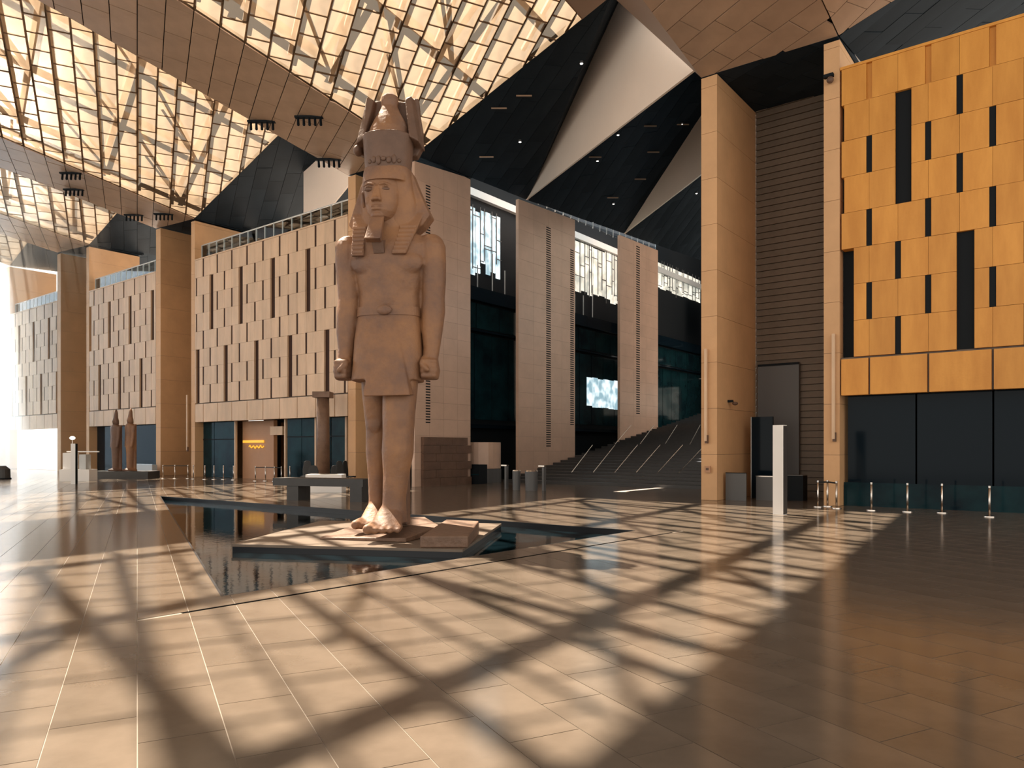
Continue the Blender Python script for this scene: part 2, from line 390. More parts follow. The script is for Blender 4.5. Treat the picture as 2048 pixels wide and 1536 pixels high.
def siding(xa, xb, zt, name, y=34.6, slat=0.3):
    root = empty(name, ((xa + xb) / 2, y, 0), kind='structure'); hw = (xb - xa) / 2 - .02; n = int(zt / slat); me = None
    for i in range(n):
        mb = MB(); mb.hull([(-hw, -.05, 0), (hw, -.05, 0), (hw, .1, 0), (-hw, .1, 0)], [(-hw, .0, slat - .02), (hw, .0, slat - .02), (hw, .1, slat - .02), (-hw, .1, slat - .02)])
        if me is None: o = mb.obj('siding_board', 'siding', root); me = o.data
        else:
            o = bpy.data.objects.new('siding_board', me); COL.objects.link(o); o.parent = root
        o.location = (0, 0, i * slat)
    MB().box(-hw, hw, .1, .2, 0, zt).obj('backing', 'black', root); return root
siding(-12.4, -8.1, 18.3, 'wall_recess')
siding(-35.5, -31.1, 19, 'wall_recess_center', slat=.6)
siding(-59.5, -54.75, 20, 'wall_recess_left', slat=.6)
siding(-79.0, -73.3, 21, 'wall_recess_far_left', slat=.6)

# ------------------------------------------------------------------ ceiling
SLP = 0.155; YF = -24.0
def facet(name, mname, poly, zf, w, l, gap, th=0.06, parent=None, limit=300, seed=1, off=(0, 0), mesh_far=None):
    root = empty('ceiling', kind='structure'); rnd = random.Random(seed)
    cs = cells(poly, w, l, gap, 0.37, off); items = []
    for c in cs:
        cx = sum(q[0] for q in c) / len(c); cy = sum(q[1] for q in c) / len(c); items.append((in_view(cx, cy, zf(cx, cy), 60), cx * cx + cy * cy, c, cx, cy))
    items.sort(key=lambda t: (not t[0], t[1])); rest = MB(); k = 0
    for v, d, c, cx, cy in items:
        dz = rnd.uniform(-.012, .012); z0 = zf(cx, cy)
        if v and k < limit:
            lo = [(x - cx, y - cy, zf(x, y) - z0 + dz) for x, y in c]; hi = [(x, y, z + th) for x, y, z in lo]
            mb = MB().hull(lo, hi)
            if mname == 'mesh': mb.f = [tuple(range(len(lo) - 1, -1, -1))] + mb.f[2:]
            o = mb.obj('ceiling_panel', mname, root); o.location = (cx, cy, z0); k += 1
        else:
            lo = [(x, y, zf(x, y) + dz) for x, y in c]; nf = len(rest.f); rest.hull(lo, [(x, y, z + th) for x, y, z in lo])
            if mname == 'mesh': del rest.f[nf + 1]
    if mname == 'mesh':
        js = MB()
        for v, d, c, cx, cy in items:
            for a_, b_ in zip(c, c[1:] + c[:1]):
                e = Vector((b_[0] - a_[0], b_[1] - a_[1]))
                if e.length > .2 and abs(e.normalized().dot(GV)) > .9 and e.dot(GV) > 0:
                    js.beam((a_[0], a_[1], zf(*a_) + .03), (b_[0], b_[1], zf(*b_) + .03), .05, .07)
        js.obj('joint_strips', 'rib', root, kind='stuff')
    if rest.v: rest.obj('more_ceiling_panels', mname, root, kind='stuff')
ceil = empty('ceiling', kind='structure')          # ribs, trusses and backings; every folded plane gets a root of its own
def tl(i, Y): return T[i][1] + SLP * (30 - Y) * (0.9 if i == 0 else 1)
def tr(i, Y): return TR[i][1] + SLP * (30 - Y) * (0.9 if i == 0 else 1)
def quadz(xl, zl, xr, zr):
    return lambda x, y: (zl + (zr - zl) * (x - xl) / (xr - xl)) + SLP * (30 - y)
RISE = 0.33
for i in (0, 1, 2, 3):
    # trough strip
    xl, zl = T[i]; xr, zr = TR[i]
    facet('strip', 'strip', [(xl, YF), (xr, YF), (xr, 30), (xl, 30)], quadz(xl, zl, xr, zr), 1.09, 2.1, 0.04, parent=ceil, seed=i + 3, limit=150)
    bk = MB(); zz = quadz(xl, zl + .3, xr, zr + .3); q = [(xl, YF), (xr, YF), (xr, 30), (xl, 30)]
    bk.hull([(x, y, zz(x, y) - .18) for x, y in q], [(x, y, zz(x, y)) for x, y in q]); bk.obj('trough_backing', 'black', ceil)
    # soffit over the recess between the piers, its shade put into dark panels
    facet('soffit', 'dark_ceiling', [(xl, 30), (xr, 30), (xr, 34.9), (xl, 34.9)], lambda x, y, a=xl, b=zl, c=xr, d=zr: b + (d - b) * (x - a) / (c - a), 1.09, 1.45, 0.02, parent=ceil, seed=i + 13)
    bk = MB(); bk.hull([(xl, 30, zl + .1), (xr, 30, zr + .1), (xr, 35, zr + .1), (xl, 35, zl + .1)], [(xl, 30, zl + .4), (xr, 30, zr + .4), (xr, 35, zr + .4), (xl, 35, zl + .4)]); bk.obj('soffit_backing', 'black', ceil)
for i, nxt in ((1, 0), (2, 1), (3, 2), (4, 3)):
    xr, zr = TR[i]; xn, zn = T[nxt]; xp = xn - 4.4; xm = xn - 6.0; zp = zr + RISE * (xp - xr)
    zf = lambda x, y, a=xr, b=zr: b + RISE * (x - a) + SLP * (30 - y)
    facet('mesh_plane', 'mesh', [(xr + .05, YF), (xm, YF), (xm, 30), (xr + .05, 30)], zf, 1.09, 1.12, 0.02, th=.03, parent=ceil, seed=i + 30)
    q = [(xm, YF), (xp, YF), (xp, 30), (xm, 30)]
    MB().hull([(x, y, zf(x, y)) for x, y in q], [(x, y, zf(x, y) + .15) for x, y in q]).obj('edge_slope', 'meshback', ceil)
    # ribs above the long joints
    v0 = -60
    hp = halfplanes([(xr + .05, YF), (xm, YF), (xm, 30), (xr + .05, 30)])
    j = -80
    while j < 60:
        v = j * 1.09; j += 1
        A = GU * -140 + GV * v; Bp = GU * 80 + GV * v; t0, t1 = 0, 1; d = Bp - A
        ok = True
        for (a, b_, c) in hp:
            den = a * d.x + b_ * d.y; num = c - (a * A.x + b_ * A.y)
            if abs(den) < 1e-9: ok = ok and num >= 0; continue
            t = num / den
            if den > 0: t1 = min(t1, t)
            else: t0 = max(t0, t)
        if not ok or t1 - t0 < 1e-4: continue
        p, q = A + d * t0, A + d * t1
        MB().beam((p.x, p.y, zf(p.x, p.y) + .12), (q.x, q.y, zf(q.x, q.y) + .12), .10, .14).obj('ceiling_rib', 'rib', ceil)
        if j % 2: MB().beam((p.x, p.y, zf(p.x, p.y) + .9), (q.x, q.y, zf(q.x, q.y) + .9), .20, .18).obj('roof_purlin', 'steel', ceil)
    # steep solid back slope
    sl_ = (zn - zp) / (xn - xp)
    zb_ = lambda x, y, a=xp, b=zp, s=sl_: b + s * (x - a) + SLP * (30 - y)
    bk = MB(); q = [(xp, YF), (xn, YF), (xn, 30), (xp, 30)]
    bk.hull([(x, y, zb_(x, y)) for x, y in q], [(x, y, zb_(x, y) + .15) for x, y in q]); bk.obj('back_slope', 'meshback', ceil)
    # roof trusses above the perforated plane: chords along Y, diagonals and cross members
    def zt_(x, y): return zf(x, y) + 1.5
    xs = [xr + .4, xr + 4.6, xr + 9.0, xp - .3]
    xs = [x for x in xs if x <= xp]
    for x in xs: MB().beam((x, YF, zt_(x, YF)), (x, 30, zt_(x, 30)), .36, .3).obj('roof_beam', 'steel', ceil)
    y = 28.6; k = 0
    while y > YF + 5:
        MB().beam((xr, y, zt_(xr, y)), (xp, y - 3.2, zt_(xp, y - 3.2)), .34, .3).obj('roof_beam', 'steel', ceil)
        for a, b_ in zip(xs, xs[1:]):
            ya = y - (a - xr) * .25; s = 1 if (k % 2 == 0) else -1
            MB().beam((a, ya, zt_(a, ya)), (b_, ya - (5.4 if s > 0 else 1.0), zt_(b_, ya - 3) + .6), .18, .16).obj('roof_brace', 'steel', ceil)
            MB().tube((a, ya, zt_(a, ya)), ((a + b_) / 2 + .8, ya - 4.0, zt_(a, ya) + 1.2), .09, n=6).obj('roof_brace', 'steel', ceil)
        y -= 5.2; k += 1
# right-hand bay: solid
xr, zr = TR[0]
zf = lambda x, y, a=xr, b=zr: b + RISE * (x - a) + SLP * .9 * (30 - y)
facet('solid_plane', 'strip', [(xr + .05, YF), (9, YF), (9, 30), (xr + .05, 30)], zf, 1.09, 1.3, .03, parent=ceil, seed=77)
bk = MB(); q = [(xr, YF), (14, YF), (14, 30), (xr, 30)]
bk.hull([(x, y, zf(x, y) + .15) for x, y in q], [(x, y, zf(x, y) + .4) for x, y in q]); bk.obj('ceiling_backing', 'black', ceil)
zf2 = lambda x, y, a=xr, b=zr: b + RISE * (x - a) + .12 * (y - 30)
facet('dark_inner', 'dark_ceiling', [(xr + .05, 30), (9, 30), (9, 40), (xr + .05, 40)], zf2, 1.09, 2.6, .02, parent=ceil, seed=78)
bk = MB(); q = [(xr, 30), (14, 30), (14, 40), (xr, 40)]
bk.hull([(x, y, zf2(x, y) + .15) for x, y in q], [(x, y, zf2(x, y) + .4) for x, y in q]); bk.obj('ceiling_backing', 'black', ceil)
# --- inner ceilings over the stair bay (dark folded planes with pale plaster triangles)
XS = -30.4
P1 = onX(1055, 400, XS); Q1 = onX(1250, 468, XS); R1 = onX(1400, 520, XS)
E1 = Vector((-13.0, 30.0, 0)); dirF = (E1 - Vector((P1.x, P1.y, 0)))
def on_fascia(px, py, P):
    d = ray(px, py); nx, ny = dirF.y, -dirF.x; t = (nx * P.x + ny * P.y) / (nx * d.x + ny * d.y); return d * t + Vector((0, 0, EYE))
def along(P, A, k): return P + (A - P) * k
P2 = on_fascia(1240, 0, P1); P3 = on_fascia(1398, 137, P1); Q2 = on_fascia(1400, 238, Q1); Q3 = on_fascia(1400, 353, Q1)
P2e = along(P1, P2, 1.5); P3e = along(P1, P3, 1.0); Q2e = along(Q1, Q2, 1.9); Q3e = along(Q1, Q3, 1.9)
def tri_facet(pts, mname, w, l, seed, back=True):
    A, B_, C_ = pts; n = (B_ - A).cross(C_ - A)
    zf = lambda x, y: A.z - (n.x * (x - A.x) + n.y * (y - A.y)) / n.z
    facet('dark', mname, [(p.x, p.y) for p in pts], zf, w, l, .022, parent=ceil, seed=seed, limit=140)
    if back: MB().hull([(p.x, p.y, p.z + .1) for p in pts], [(p.x, p.y, p.z + .35) for p in pts]).obj('ceiling_backing', 'black', ceil)
W0 = Vector((XS, 30, TR[1][1])); W1 = Vector((-17.5, 30, TR[1][1] + RISE * (-17.5 - TR[1][0])))
tri_facet((W0, W1, P1), 'dark_ceiling', 1.09, 2.6, 81)
tri_facet((W1, P2e, P1), 'dark_ceiling', 1.09, 2.6, 82)
tri_facet((P1, P3e, Q2e), 'dark_ceiling', 1.09, 2.6, 83)
tri_facet((P1, Q2e, Q1), 'dark_ceiling', 1.09, 2.6, 84)
R2 = Vector((-13, 62, 33)); R1b = Vector((XS, R1.y, R1.z))
tri_facet((Q1, Q3e, R2), 'dark_ceiling', 1.09, 2.6, 85)
tri_facet((Q1, R2, R1b), 'dark_ceiling', 1.09, 2.6, 86)
def fascia(name, pts, lab):
    nv = Vector((dirF.y, -dirF.x, 0)).normalized() * .12
    a = [p + nv for p in pts]
    o = MB().hull([tuple(p) for p in pts], [tuple(p) for p in a]).obj(name, 'fascia', None); o['kind'] = 'structure'; return o
fascia('trim_1', [P1, P3e, P2e], '')
fascia('trim_2', [Q1, Q3e, Q2e], '')
# inner ceilings over the left bays
for i, nxt in ((2, 1), (3, 2), (4, 3)):
    xr, zr = TR[i]; xn, zn = T[nxt]
    zfi = lambda x, y, a=xr, b=zr: b + RISE * (x - a) + .05 * (y - 30)
    facet('inner', 'dark_ceiling', [(xr, 30), (xn - 3.0, 30), (xn - 3.0, 52), (xr, 52)], zfi, 1.09, 2.6, .022, parent=ceil, seed=90 + i, limit=200)
    q = [(xr, 30), (xn - 2.6, 30), (xn - 2.6, 52), (xr, 52)]
    MB().hull([(x, y, zfi(x, y) + .1) for x, y in q], [(x, y, zfi(x, y) + .3) for x, y in q]).obj('ceiling_backing', 'black', ceil)
a = [onY(607, 296, 34), onY(607, 446, 34), onY(638, 442, 34), onY(700, 366, 34), onY(700, 330, 34)]
a[0].z = 26.0; a[4].z = 26.0
fo = MB().hull([tuple(p) for p in a], [(p.x, p.y + .12, p.z) for p in a]).obj('trim_3', 'fascia'); fo['kind'] = 'structure'
fo = MB().box(-56.0, -52.6, 37, 37.3, 15, 21).obj('trim_4', 'fascia'); fo['kind'] = 'structure'

# ------------------------------------------------------------------ stair bay: row of stone slabs, glazed gallery, staircase
def slab(px0, px1, ptop, pb0, label, cols, z0=0.0):
    A = onX(px0, ptop[0], XS); B_ = onX(px1, ptop[1], XS)
    root = empty('stone_slab', (XS - .45, (A.y + B_.y) / 2, 0), label=label, cat='wall slab', group=None)
    L_ = B_.y - A.y; n = int(round(A.z / 1.0)); wc = L_ / cols
    for r in range(n):
        for c in range(cols):
            ya = -L_ / 2 + c * wc; yb = ya + wc; za = A.z * r / n; zb = A.z * (r + 1) / n
            lo = [(.22, ya + .004, za + .004), (.45, ya + .004, za + .004), (.45, yb - .004, za + .004), (.22, yb - .004, za + .004)]
            def top(y): return (A.z + (B_.z - A.z) * (y + L_ / 2) / L_) if r == n - 1 else zb - .004
            MB().hull(lo, [(x, y, top(y)) for x, y, _ in lo]).obj('stone_panel', 'slab', root)
    return root, A, B_
def vents(root, px, y0, y1, step, wpx):
    """a column of short horizontal vent slots on the slab face"""
    mb = MB(); a = onX(px - wpx / 2, 700, XS).y - root.location.y; b_ = onX(px + wpx / 2, 700, XS).y - root.location.y
    zt, zb = onX(px, y0, XS).z, onX(px, y1, XS).z; z = zb
    while z < zt: mb.box(.445, .458, a, b_, z, z + step * .45); z += step
    mb.obj('vent_slots', 'black', root, kind='stuff')
s1, *_ = slab(829, 941, (322, 357), 0, 'nearest pale stone slab, right of the colossus, with a slotted column', 4)
s2, *_ = slab(1037, 1150, (398, 440), 0, 'middle tall stone slab with two columns of vent slots', 4)
s3, *_ = slab(1240, 1316, (470, 501), 0, 'farthest narrow stone slab of the stair row', 3)
vents(s1, 856, 372, 846, .16, 9); vents(s2, 1097, 457, 893, .16, 9); vents(s2, 1144, 500, 850, .16, 7); vents(s3, 1276, 492, 828, .2, 7)
# low brick panel at the foot of slab 1
bp = empty('stone_plinth', (XS + .12, 32.6, 0), label='low brown masonry panel at the foot of the nearest slab', cat='plinth')
for r in range(6):
    for c in range(3):
        st = .35 if r % 2 else 0; ya = -2.1 + c * 1.4 - st; yb = ya + 1.38
        ya = max(ya, -2.1); MB().box(-.08, .1 + random.uniform(0, .02), ya, min(yb, 2.1), r * .48, r * .48 + .465).obj('stone_block', 'granite_dark', bp)
# gallery glass wall behind the slabs
gal = empty('wall_gallery', (XS - 3.0, 45, 0), kind='structure')
MB().box(-.3, 0, -14, 32, 0, 23).obj('backing', 'black', gal)
for (z, h) in ((3.6, .25), (12.3, .9), (10.2, .12)): MB().box(0, .5, -14, 32, z, z + h).obj('floor_edge', 'dark_glass', gal)
rn = random.Random(5)
def pane_row(y0, y1, z0, z1, w, m, parent, x=.05, jit=.0):
    y = y0
    while y < y1 - .05:
        ye = min(y + w, y1); a = z0 + rn.uniform(-jit, jit); b_ = z1 + rn.uniform(-jit, jit) * .3
        MB().box(x, x + .04, y + .04, ye - .04, a, b_).obj('window_pane', m, parent)
        y = ye
pane_row(-14, -3.5, 14.6, 18.6, .55, 'lit_window', gal, jit=.5)
pane_row(0.5, 14, 15.2, 19.3, .95, 'lit_warm', gal, jit=.2)
pane_row(15, 32, 18.0, 20.4, 1.3, 'lit_warm', gal, jit=.1)
pane_row(-14, 32, 4.2, 10.1, 1.9, 'teal_glass', gal, x=.02)
pane_row(-14, 32, 10.5, 12.2, 2.6, 'teal_glass', gal, x=.02)
pane_row(8, 15, 5.6, 8.2, .9, 'lit_window', gal, x=.06, jit=.25)  # bluish-white reflection in these panes put in as glow
MB().box(0, .35, -14, 32, 19.4, 19.9).obj('roof_edge', 'frame_light', gal)
for (ya, yb, za, zb) in ((-14, -3.5, 14.6, 18.6), (.5, 14, 15.2, 19.3), (15, 32, 18.0, 20.4)):
    y = ya
    while y < yb:
        w_ = rn.uniform(.35, 1.1); MB().box(.1, .16, y, y + .045, za + rn.uniform(-.6, .8), zb + .3).obj('mullion', 'grey_panel', gal)
        z = rn.uniform(za, zb); MB().box(.1, .15, y, min(y + w_, yb), z, z + .05).obj('transom', 'grey_panel', gal)
        z = rn.uniform(za, zb); MB().box(.1, .15, y, min(y + w_, yb), z, z + .05).obj('transom', 'grey_panel', gal); y += w_
for k in range(16):
    y = -13.5 + k * 1.5 + rn.uniform(-.2, .2)
    MB().box(.1, .16, y, y + .06, 13.3 + rn.uniform(-.8, .3), 14.6 + rn.uniform(0, 1.5)).obj('mullion', 'frame_light', gal)
    if k % 2 == 0: MB().box(.1, .16, y, y + 1.5, 13.2, 13.26).obj('transom', 'frame_light', gal)
# top balustrade of the gallery
tb = empty('glass_balustrade', (XS - .6, 45, 19.6), label='glass balustrade along the upper gallery behind the stone slabs', cat='balustrade')
for k in range(24):
    y = -9.5 + k * 1.05; MB().box(-.03, .03, y, y + .05, 0, 1.3).obj('post', 'frame_light', tb)
MB().box(-.03, .03, -9.5, 16, 1.28, 1.34).obj('handrail', 'frame_light', tb); MB().box(-.01, .01, -9.5, 16, .1, 1.2).obj('glass_panel', 'glass', tb)
# far wall at the head of the stairs
fw = empty('wall_back', (-22, 76, 0), kind='structure')
MB().box(-14, 14, 0, .4, 0, 30).obj('backing', 'black', fw)
x = -9.0
while x < 6: MB().box(x + .06, x + 1.35, -.06, 0, 5.4, 9.0).obj('window_pane', 'lit_warm', fw); MB().box(x - .04, x + .06, -.12, 0, 5.3, 9.6).obj('mullion', 'frame_light', fw); x += 1.4
MB().box(-14, 14, -.14, -.02, 9.0, 9.7).obj('transom', 'teal_glass', fw)
MB().box(-14, 14, -.16, -.04, 9.7, 9.8).obj('transom', 'frame_light', fw)
for k in range(13):
    px, pz = rn.uniform(-9, 4), rn.uniform(11, 15.5); MB().box(px, px + (1.1 if k % 3 else .25), -.2, -.1, pz, pz + .1).obj('light_strip', 'lamp', fw)
for k in range(9):
    px, pz = rn.uniform(-9, 4), rn.uniform(10.2, 13.5)
    MB().box(px, px + .1, -.2, -.1, pz, pz + 1.4).obj('frame_piece', 'frame_light', fw); MB().box(px, px + 1.2, -.2, -.1, pz, pz + .1).obj('frame_piece', 'frame_light', fw)
MB().box(-5.6, -4.7, -.2, -.08, 11.3, 15.2).obj('window_pane', 'lit_window', fw)
for (x0, x1) in ((-14, 8),):
    pass
MB().box(-31.0, -11, 72, 75, 13.6, 19.5).obj('trim_5', 'black')['kind'] = 'structure'
# grand staircase
st = empty('grand_staircase', (-22, 38, 0), label='wide dark flight of stairs rising between the slabs and the tall pier', cat='staircase')
sx0, sx1 = -30.3 + 22, -13.15 + 22
for k in range(34):
    y0 = k * .95; z = .17 * (k + 1)
    MB().box(sx0, sx1, y0, 36.5, z - .17, z).obj('step', 'bench', st)
# rails: two tiers
for tier, (yb, ya, n) in enumerate(((945, 890, 6), (888, 850, 6))):
    for k in range(n):
        if tier == 0: p = onY(1143 + k * 43, yb, 38.5); q = onY(1185 + k * 45, ya, 43.5)
        else: p = onY(1170 + k * 50 + 60, yb, 46); q = onY(1262 + k * 46, ya, 52)
        if p.x > -13.3 or q.x > -13.3: continue
        o = MB().tube(p - st.location, q - st.location, .022, n=6).obj('handrail', 'chrome', st)
wallR = MB().box(-13.14, -12.5, 34.65, 76, 0, 30).obj('wall_stair_right', 'siding'); wallR['kind'] = 'structure'
swn = empty('added_glow_band', (-13.2, 50, 0), kind='structure')  # unseen glowing band, added to light the slabs and stair bay
for k in range(14):
    MB().box(-.04, 0, -13 + k * 1.9, -11.2 + k * 1.9, 12.5, 18.0).obj('window_pane', 'lit_window', swn)
MB().box(-.08, 0, -13.2, 14, 12.3, 12.5).obj('glow_band_ledge', 'frame_light', swn)
# gallery kiosk block at the foot (pale curved reception and box)
rc = empty('reception_drum', (XS - 1.15, 37.3, 0), label='pale curved reception drum beneath the gallery beside the nearest slab', cat='kiosk')
mb = MB(); mb.loft([(0, 0, .9, 1.25, 1.25, 2), (0, 0, 2.6, 1.25, 1.25, 2)], 24); mb.obj('drum', 'slab', rc, smooth=False)
mb = MB(); mb.loft([(0, 0, 0, 1.28, 1.28, 2), (0, 0, .88, 1.28, 1.28, 2)], 24); mb.obj('base', 'grey_panel', rc)

# ------------------------------------------------------------------ inner rooms under the facades
def room(xl, xr, name, glassy, y1=36):
    root = empty(name, ((xl + xr) / 2, 33, 0), kind='structure'); hw = (xr - xl) / 2
    MB().box(-hw, hw, y1 - 33, y1 - 32.8, 0, ZB + .7).obj('back_wall', 'black', root)
    MB().box(-hw, hw, -2.4, y1 - 33, ZB + .5, ZB + .7).obj('room_ceiling', 'black', root)
    return root
room(-7.5, 9, 'wall_room_right', True)
gr = empty('window_1', (1, 30.6, 0), kind='structure')
x = -8.4
while x < 8: MB().box(x + .03, x + 2.35, 0, .04, 0.02, ZB).obj('glass_pane', 'dark_glass', gr); x += 2.38
MB().box(-8.5, 8, -.05, 0, 0.0, .9).obj('lower_rail', 'teal_glass', gr)
room(-54.2, -36.3, 'wall_room_center', True)
g1 = empty('window_2', (-45.3, 30.7, 0), kind='structure')
def span(px0, px1, Y=30.7): return onY(px0, 900, Y).x, onY(px1, 900, Y).x
for (a, b_) in ((385, 428), (429, 471), (575, 603), (604, 630), (632, 661), (663, 693)):
    xa, xb = span(a, b_); MB().box(xa + 45.3, xb + 45.3, 0, .05, 0.02, ZB).obj('glass_pane', 'teal_glass', g1)
for a in (471, 571, 632, 693): xa, _ = span(a, a); MB().box(xa + 45.22, xa + 45.38, -.06, .1, 0, ZB).obj('mullion', 'stone_pale', g1)
MB().box(span(385, 471)[0] + 45.3, span(385, 471)[1] + 45.3, -.03, 0, 2.85, 2.93).obj('transom', 'black', g1)
MB().box(span(575, 693)[0] + 45.3, span(575, 693)[1] + 45.3, -.03, 0, 2.95, 3.03).obj('transom', 'black', g1)
# shop entrance niche
xa, xb = span(473, 570); sh = empty('shop_entrance', ((xa + xb) / 2, 31, 0), label='warm brown entrance niche with a glowing yellow sign, below the wide slit facade', cat='shop'); hw = (xb - xa) / 2
xm = span(535, 535)[0] - sh.location.x
MB().box(-hw, xm, .2, .5, 0, ZB).obj('front_wall', 'shop_wall', sh); MB().box(-hw, hw, 3.5, 3.7, 0, ZB).obj('back_wall', 'shop_wall', sh)
MB().box(xm, hw - .6, -.1, .4, 3.15, 3.75).obj('lintel', 'stone_pale', sh)
MB().box(hw - .9, hw - .05, 1.6, 1.7, 1.2, 3.2).obj('lit_display', 'yellow', sh)
MB().box(hw - 1.9, hw - .7, 1.2, 1.5, 0, 2.1).obj('display_cabinet', 'black', sh)
MB().box(hw - .8, hw - .1, 1.2, 1.5, .2, 1.0).obj('lit_display', 'yellow', sh)
sgn = empty('lit_sign', (span(495, 495)[0], 31.1, 2.6), label='glowing yellow sign of a bar above a small cursive line', cat='sign')
MB().box(-1.25, 1.35, 0, .08, .02, .2).obj('light_bar', 'yellow', sgn)
mb = MB(); pts = []
for k in range(60):
    t = k / 59; pts.append(Vector((-.5 + 1.85 * t, .04, -.28 + .11 * math.sin(t * 26) * (.5 + .5 * math.sin(t * 9 + 1) ** 2))))
for p_, q_ in zip(pts, pts[1:]): mb.tube(p_, q_, .04, n=5)
mb.obj('cursive_line', 'yellow', sgn)
# rooms 2 and 3
room(-72.7, -60.3, 'wall_room_left', True)
g2 = MB().box(-72.7, -60.3, 30.7, 30.75, 0.02, ZB).obj('window_3', 'dark_glass'); g2['kind'] = 'structure'
dr = MB().box(-92.3, -79.9, 30.7, 30.8, 0.02, ZB).obj('door_1', 'lit_door'); dr['kind'] = 'structure'
e4 = MB().box(-106, -93.7, 30.2, 30.6, 0, 19).obj('wall_end', 'stone_orange'); e4['kind'] = 'structure'
# roof balustrades on top of the left facades
def rail_top(xl, xr, label):
    root = empty('glass_balustrade', ((xl + xr) / 2, 30.5, ZT + .1), label=label, cat='balustrade'); hw = (xr - xl) / 2; x = -hw
    n = int(2 * hw / 1.0)
    for k in range(n + 1): xx = -hw + k * 2 * hw / n; MB().box(xx - .025, xx + .025, -.03, .03, 0, 1.15).obj('post', 'frame_light', root)
    MB().box(-hw, hw, -.03, .03, 1.13, 1.19).obj('handrail', 'frame_light', root); MB().box(-hw, hw, -.01, .01, .05, 1.1).obj('glass_panel', 'glass', root)
rail_top(-54.1, -36.4, 'glass balustrade with pale posts on top of the widest left facade')
rail_top(-72.6, -60.4, 'glass balustrade on top of the middle left facade')
rail_top(-92.2, -79.9, 'glass balustrade on top of the hazy far left facade')
# ------------------------------------------------------------------ island and statue base
isl = empty('stone_island', (-14, 13, 0), label='flat pale stone island in the pool carrying the colossus', cat='platform')
ip = [onZ(463, 1088, .02), onZ(925, 1099, .02), onZ(1003, 1047, .02), onZ(643, 1041, .02)]
MB().hull([(p.x + 14, p.y - 13, -.04) for p in ip], [(p.x + 14, p.y - 13, .02) for p in ip]).obj('paving_top', 'island', isl)
MB().hull([((p.x + 14) * .995, (p.y - 13) * .995, -.54) for p in ip], [((p.x + 14) * .995, (p.y - 13) * .995, -.04) for p in ip]).obj('plinth_side', 'basin', isl)
bl = empty('granite_block', (-12.2, 13.2, .02), label='low brown granite block on the island right of the base slab', cat='block')
q = [onZ(840, 1095, .03), onZ(936, 1095, .03), onZ(958, 1068, .03), onZ(892, 1064, .03)]
def loc(p, o, z): return (p.x - o.location.x, p.y - o.location.y, z)
o = MB().hull([loc(p, bl, 0) for p in q], [loc(p, bl, .26 if i < 2 else .34) for i, p in enumerate(q)]).obj('block_body', 'base_rock', bl); bevel(o, .03)
bs = empty('statue_base', (-14.6, 13.6, .02), label='thin broken granite base slab under the feet of the colossus', cat='base')
q = [onZ(638, 1078, .03), onZ(812, 1084, .03), onZ(880, 1066, .03), onZ(850, 1050, .03), onZ(748, 1046, .03)]
o = MB().hull([loc(p, bs, .0) for p in q], [loc(p, bs, (.05, .1, .2, .24, .16)[i]) for i, p in enumerate(q)]).obj('base_slab', 'base_rock', bs); bevel(o, .02)

# ------------------------------------------------------------------ colossus
def finish(o, vox=None, sm=0, it=0):
    if vox:
        r = o.modifiers.new('remesh', 'REMESH'); r.mode = 'VOXEL'; r.voxel_size = vox; r.use_smooth_shade = True
    if it:
        s_ = o.modifiers.new('smooth', 'SMOOTH'); s_.factor = .5; s_.iterations = it
    return o
fp = onZ(778, 1058, .18)
stt = empty('colossus', (fp.x, fp.y, .22), TH + R(-5), label='giant red granite statue of a standing king with tall double crown and striding legs', cat='statue'); stt.scale = (.94, .94, .94)
b = MB()
# torso
b.loft([(0, .1, 5.2, .86, .5, 2.6), (0, .1, 5.7, .82, .48, 2.6), (0, .1, 6.2, .80, .46, 2.5), (0, .08, 6.7, .90, .52, 2.5), (0, .08, 7.15, 1.08, .56, 2.4), (0, .1, 7.5, 1.16, .52, 2.3), (0, .12, 7.75, .95, .44, 2.2), (-.02, .12, 7.95, .55, .38, 2), (-.06, .12, 8.4, .42, .38, 2)])
b.ball((-.48, -.26, 7.0), (.50, .20, .34)); b.ball((.48, -.26, 7.0), (.50, .20, .34))          # pectorals
b.ball((0, -.33, 6.2), (.34, .1, .42))
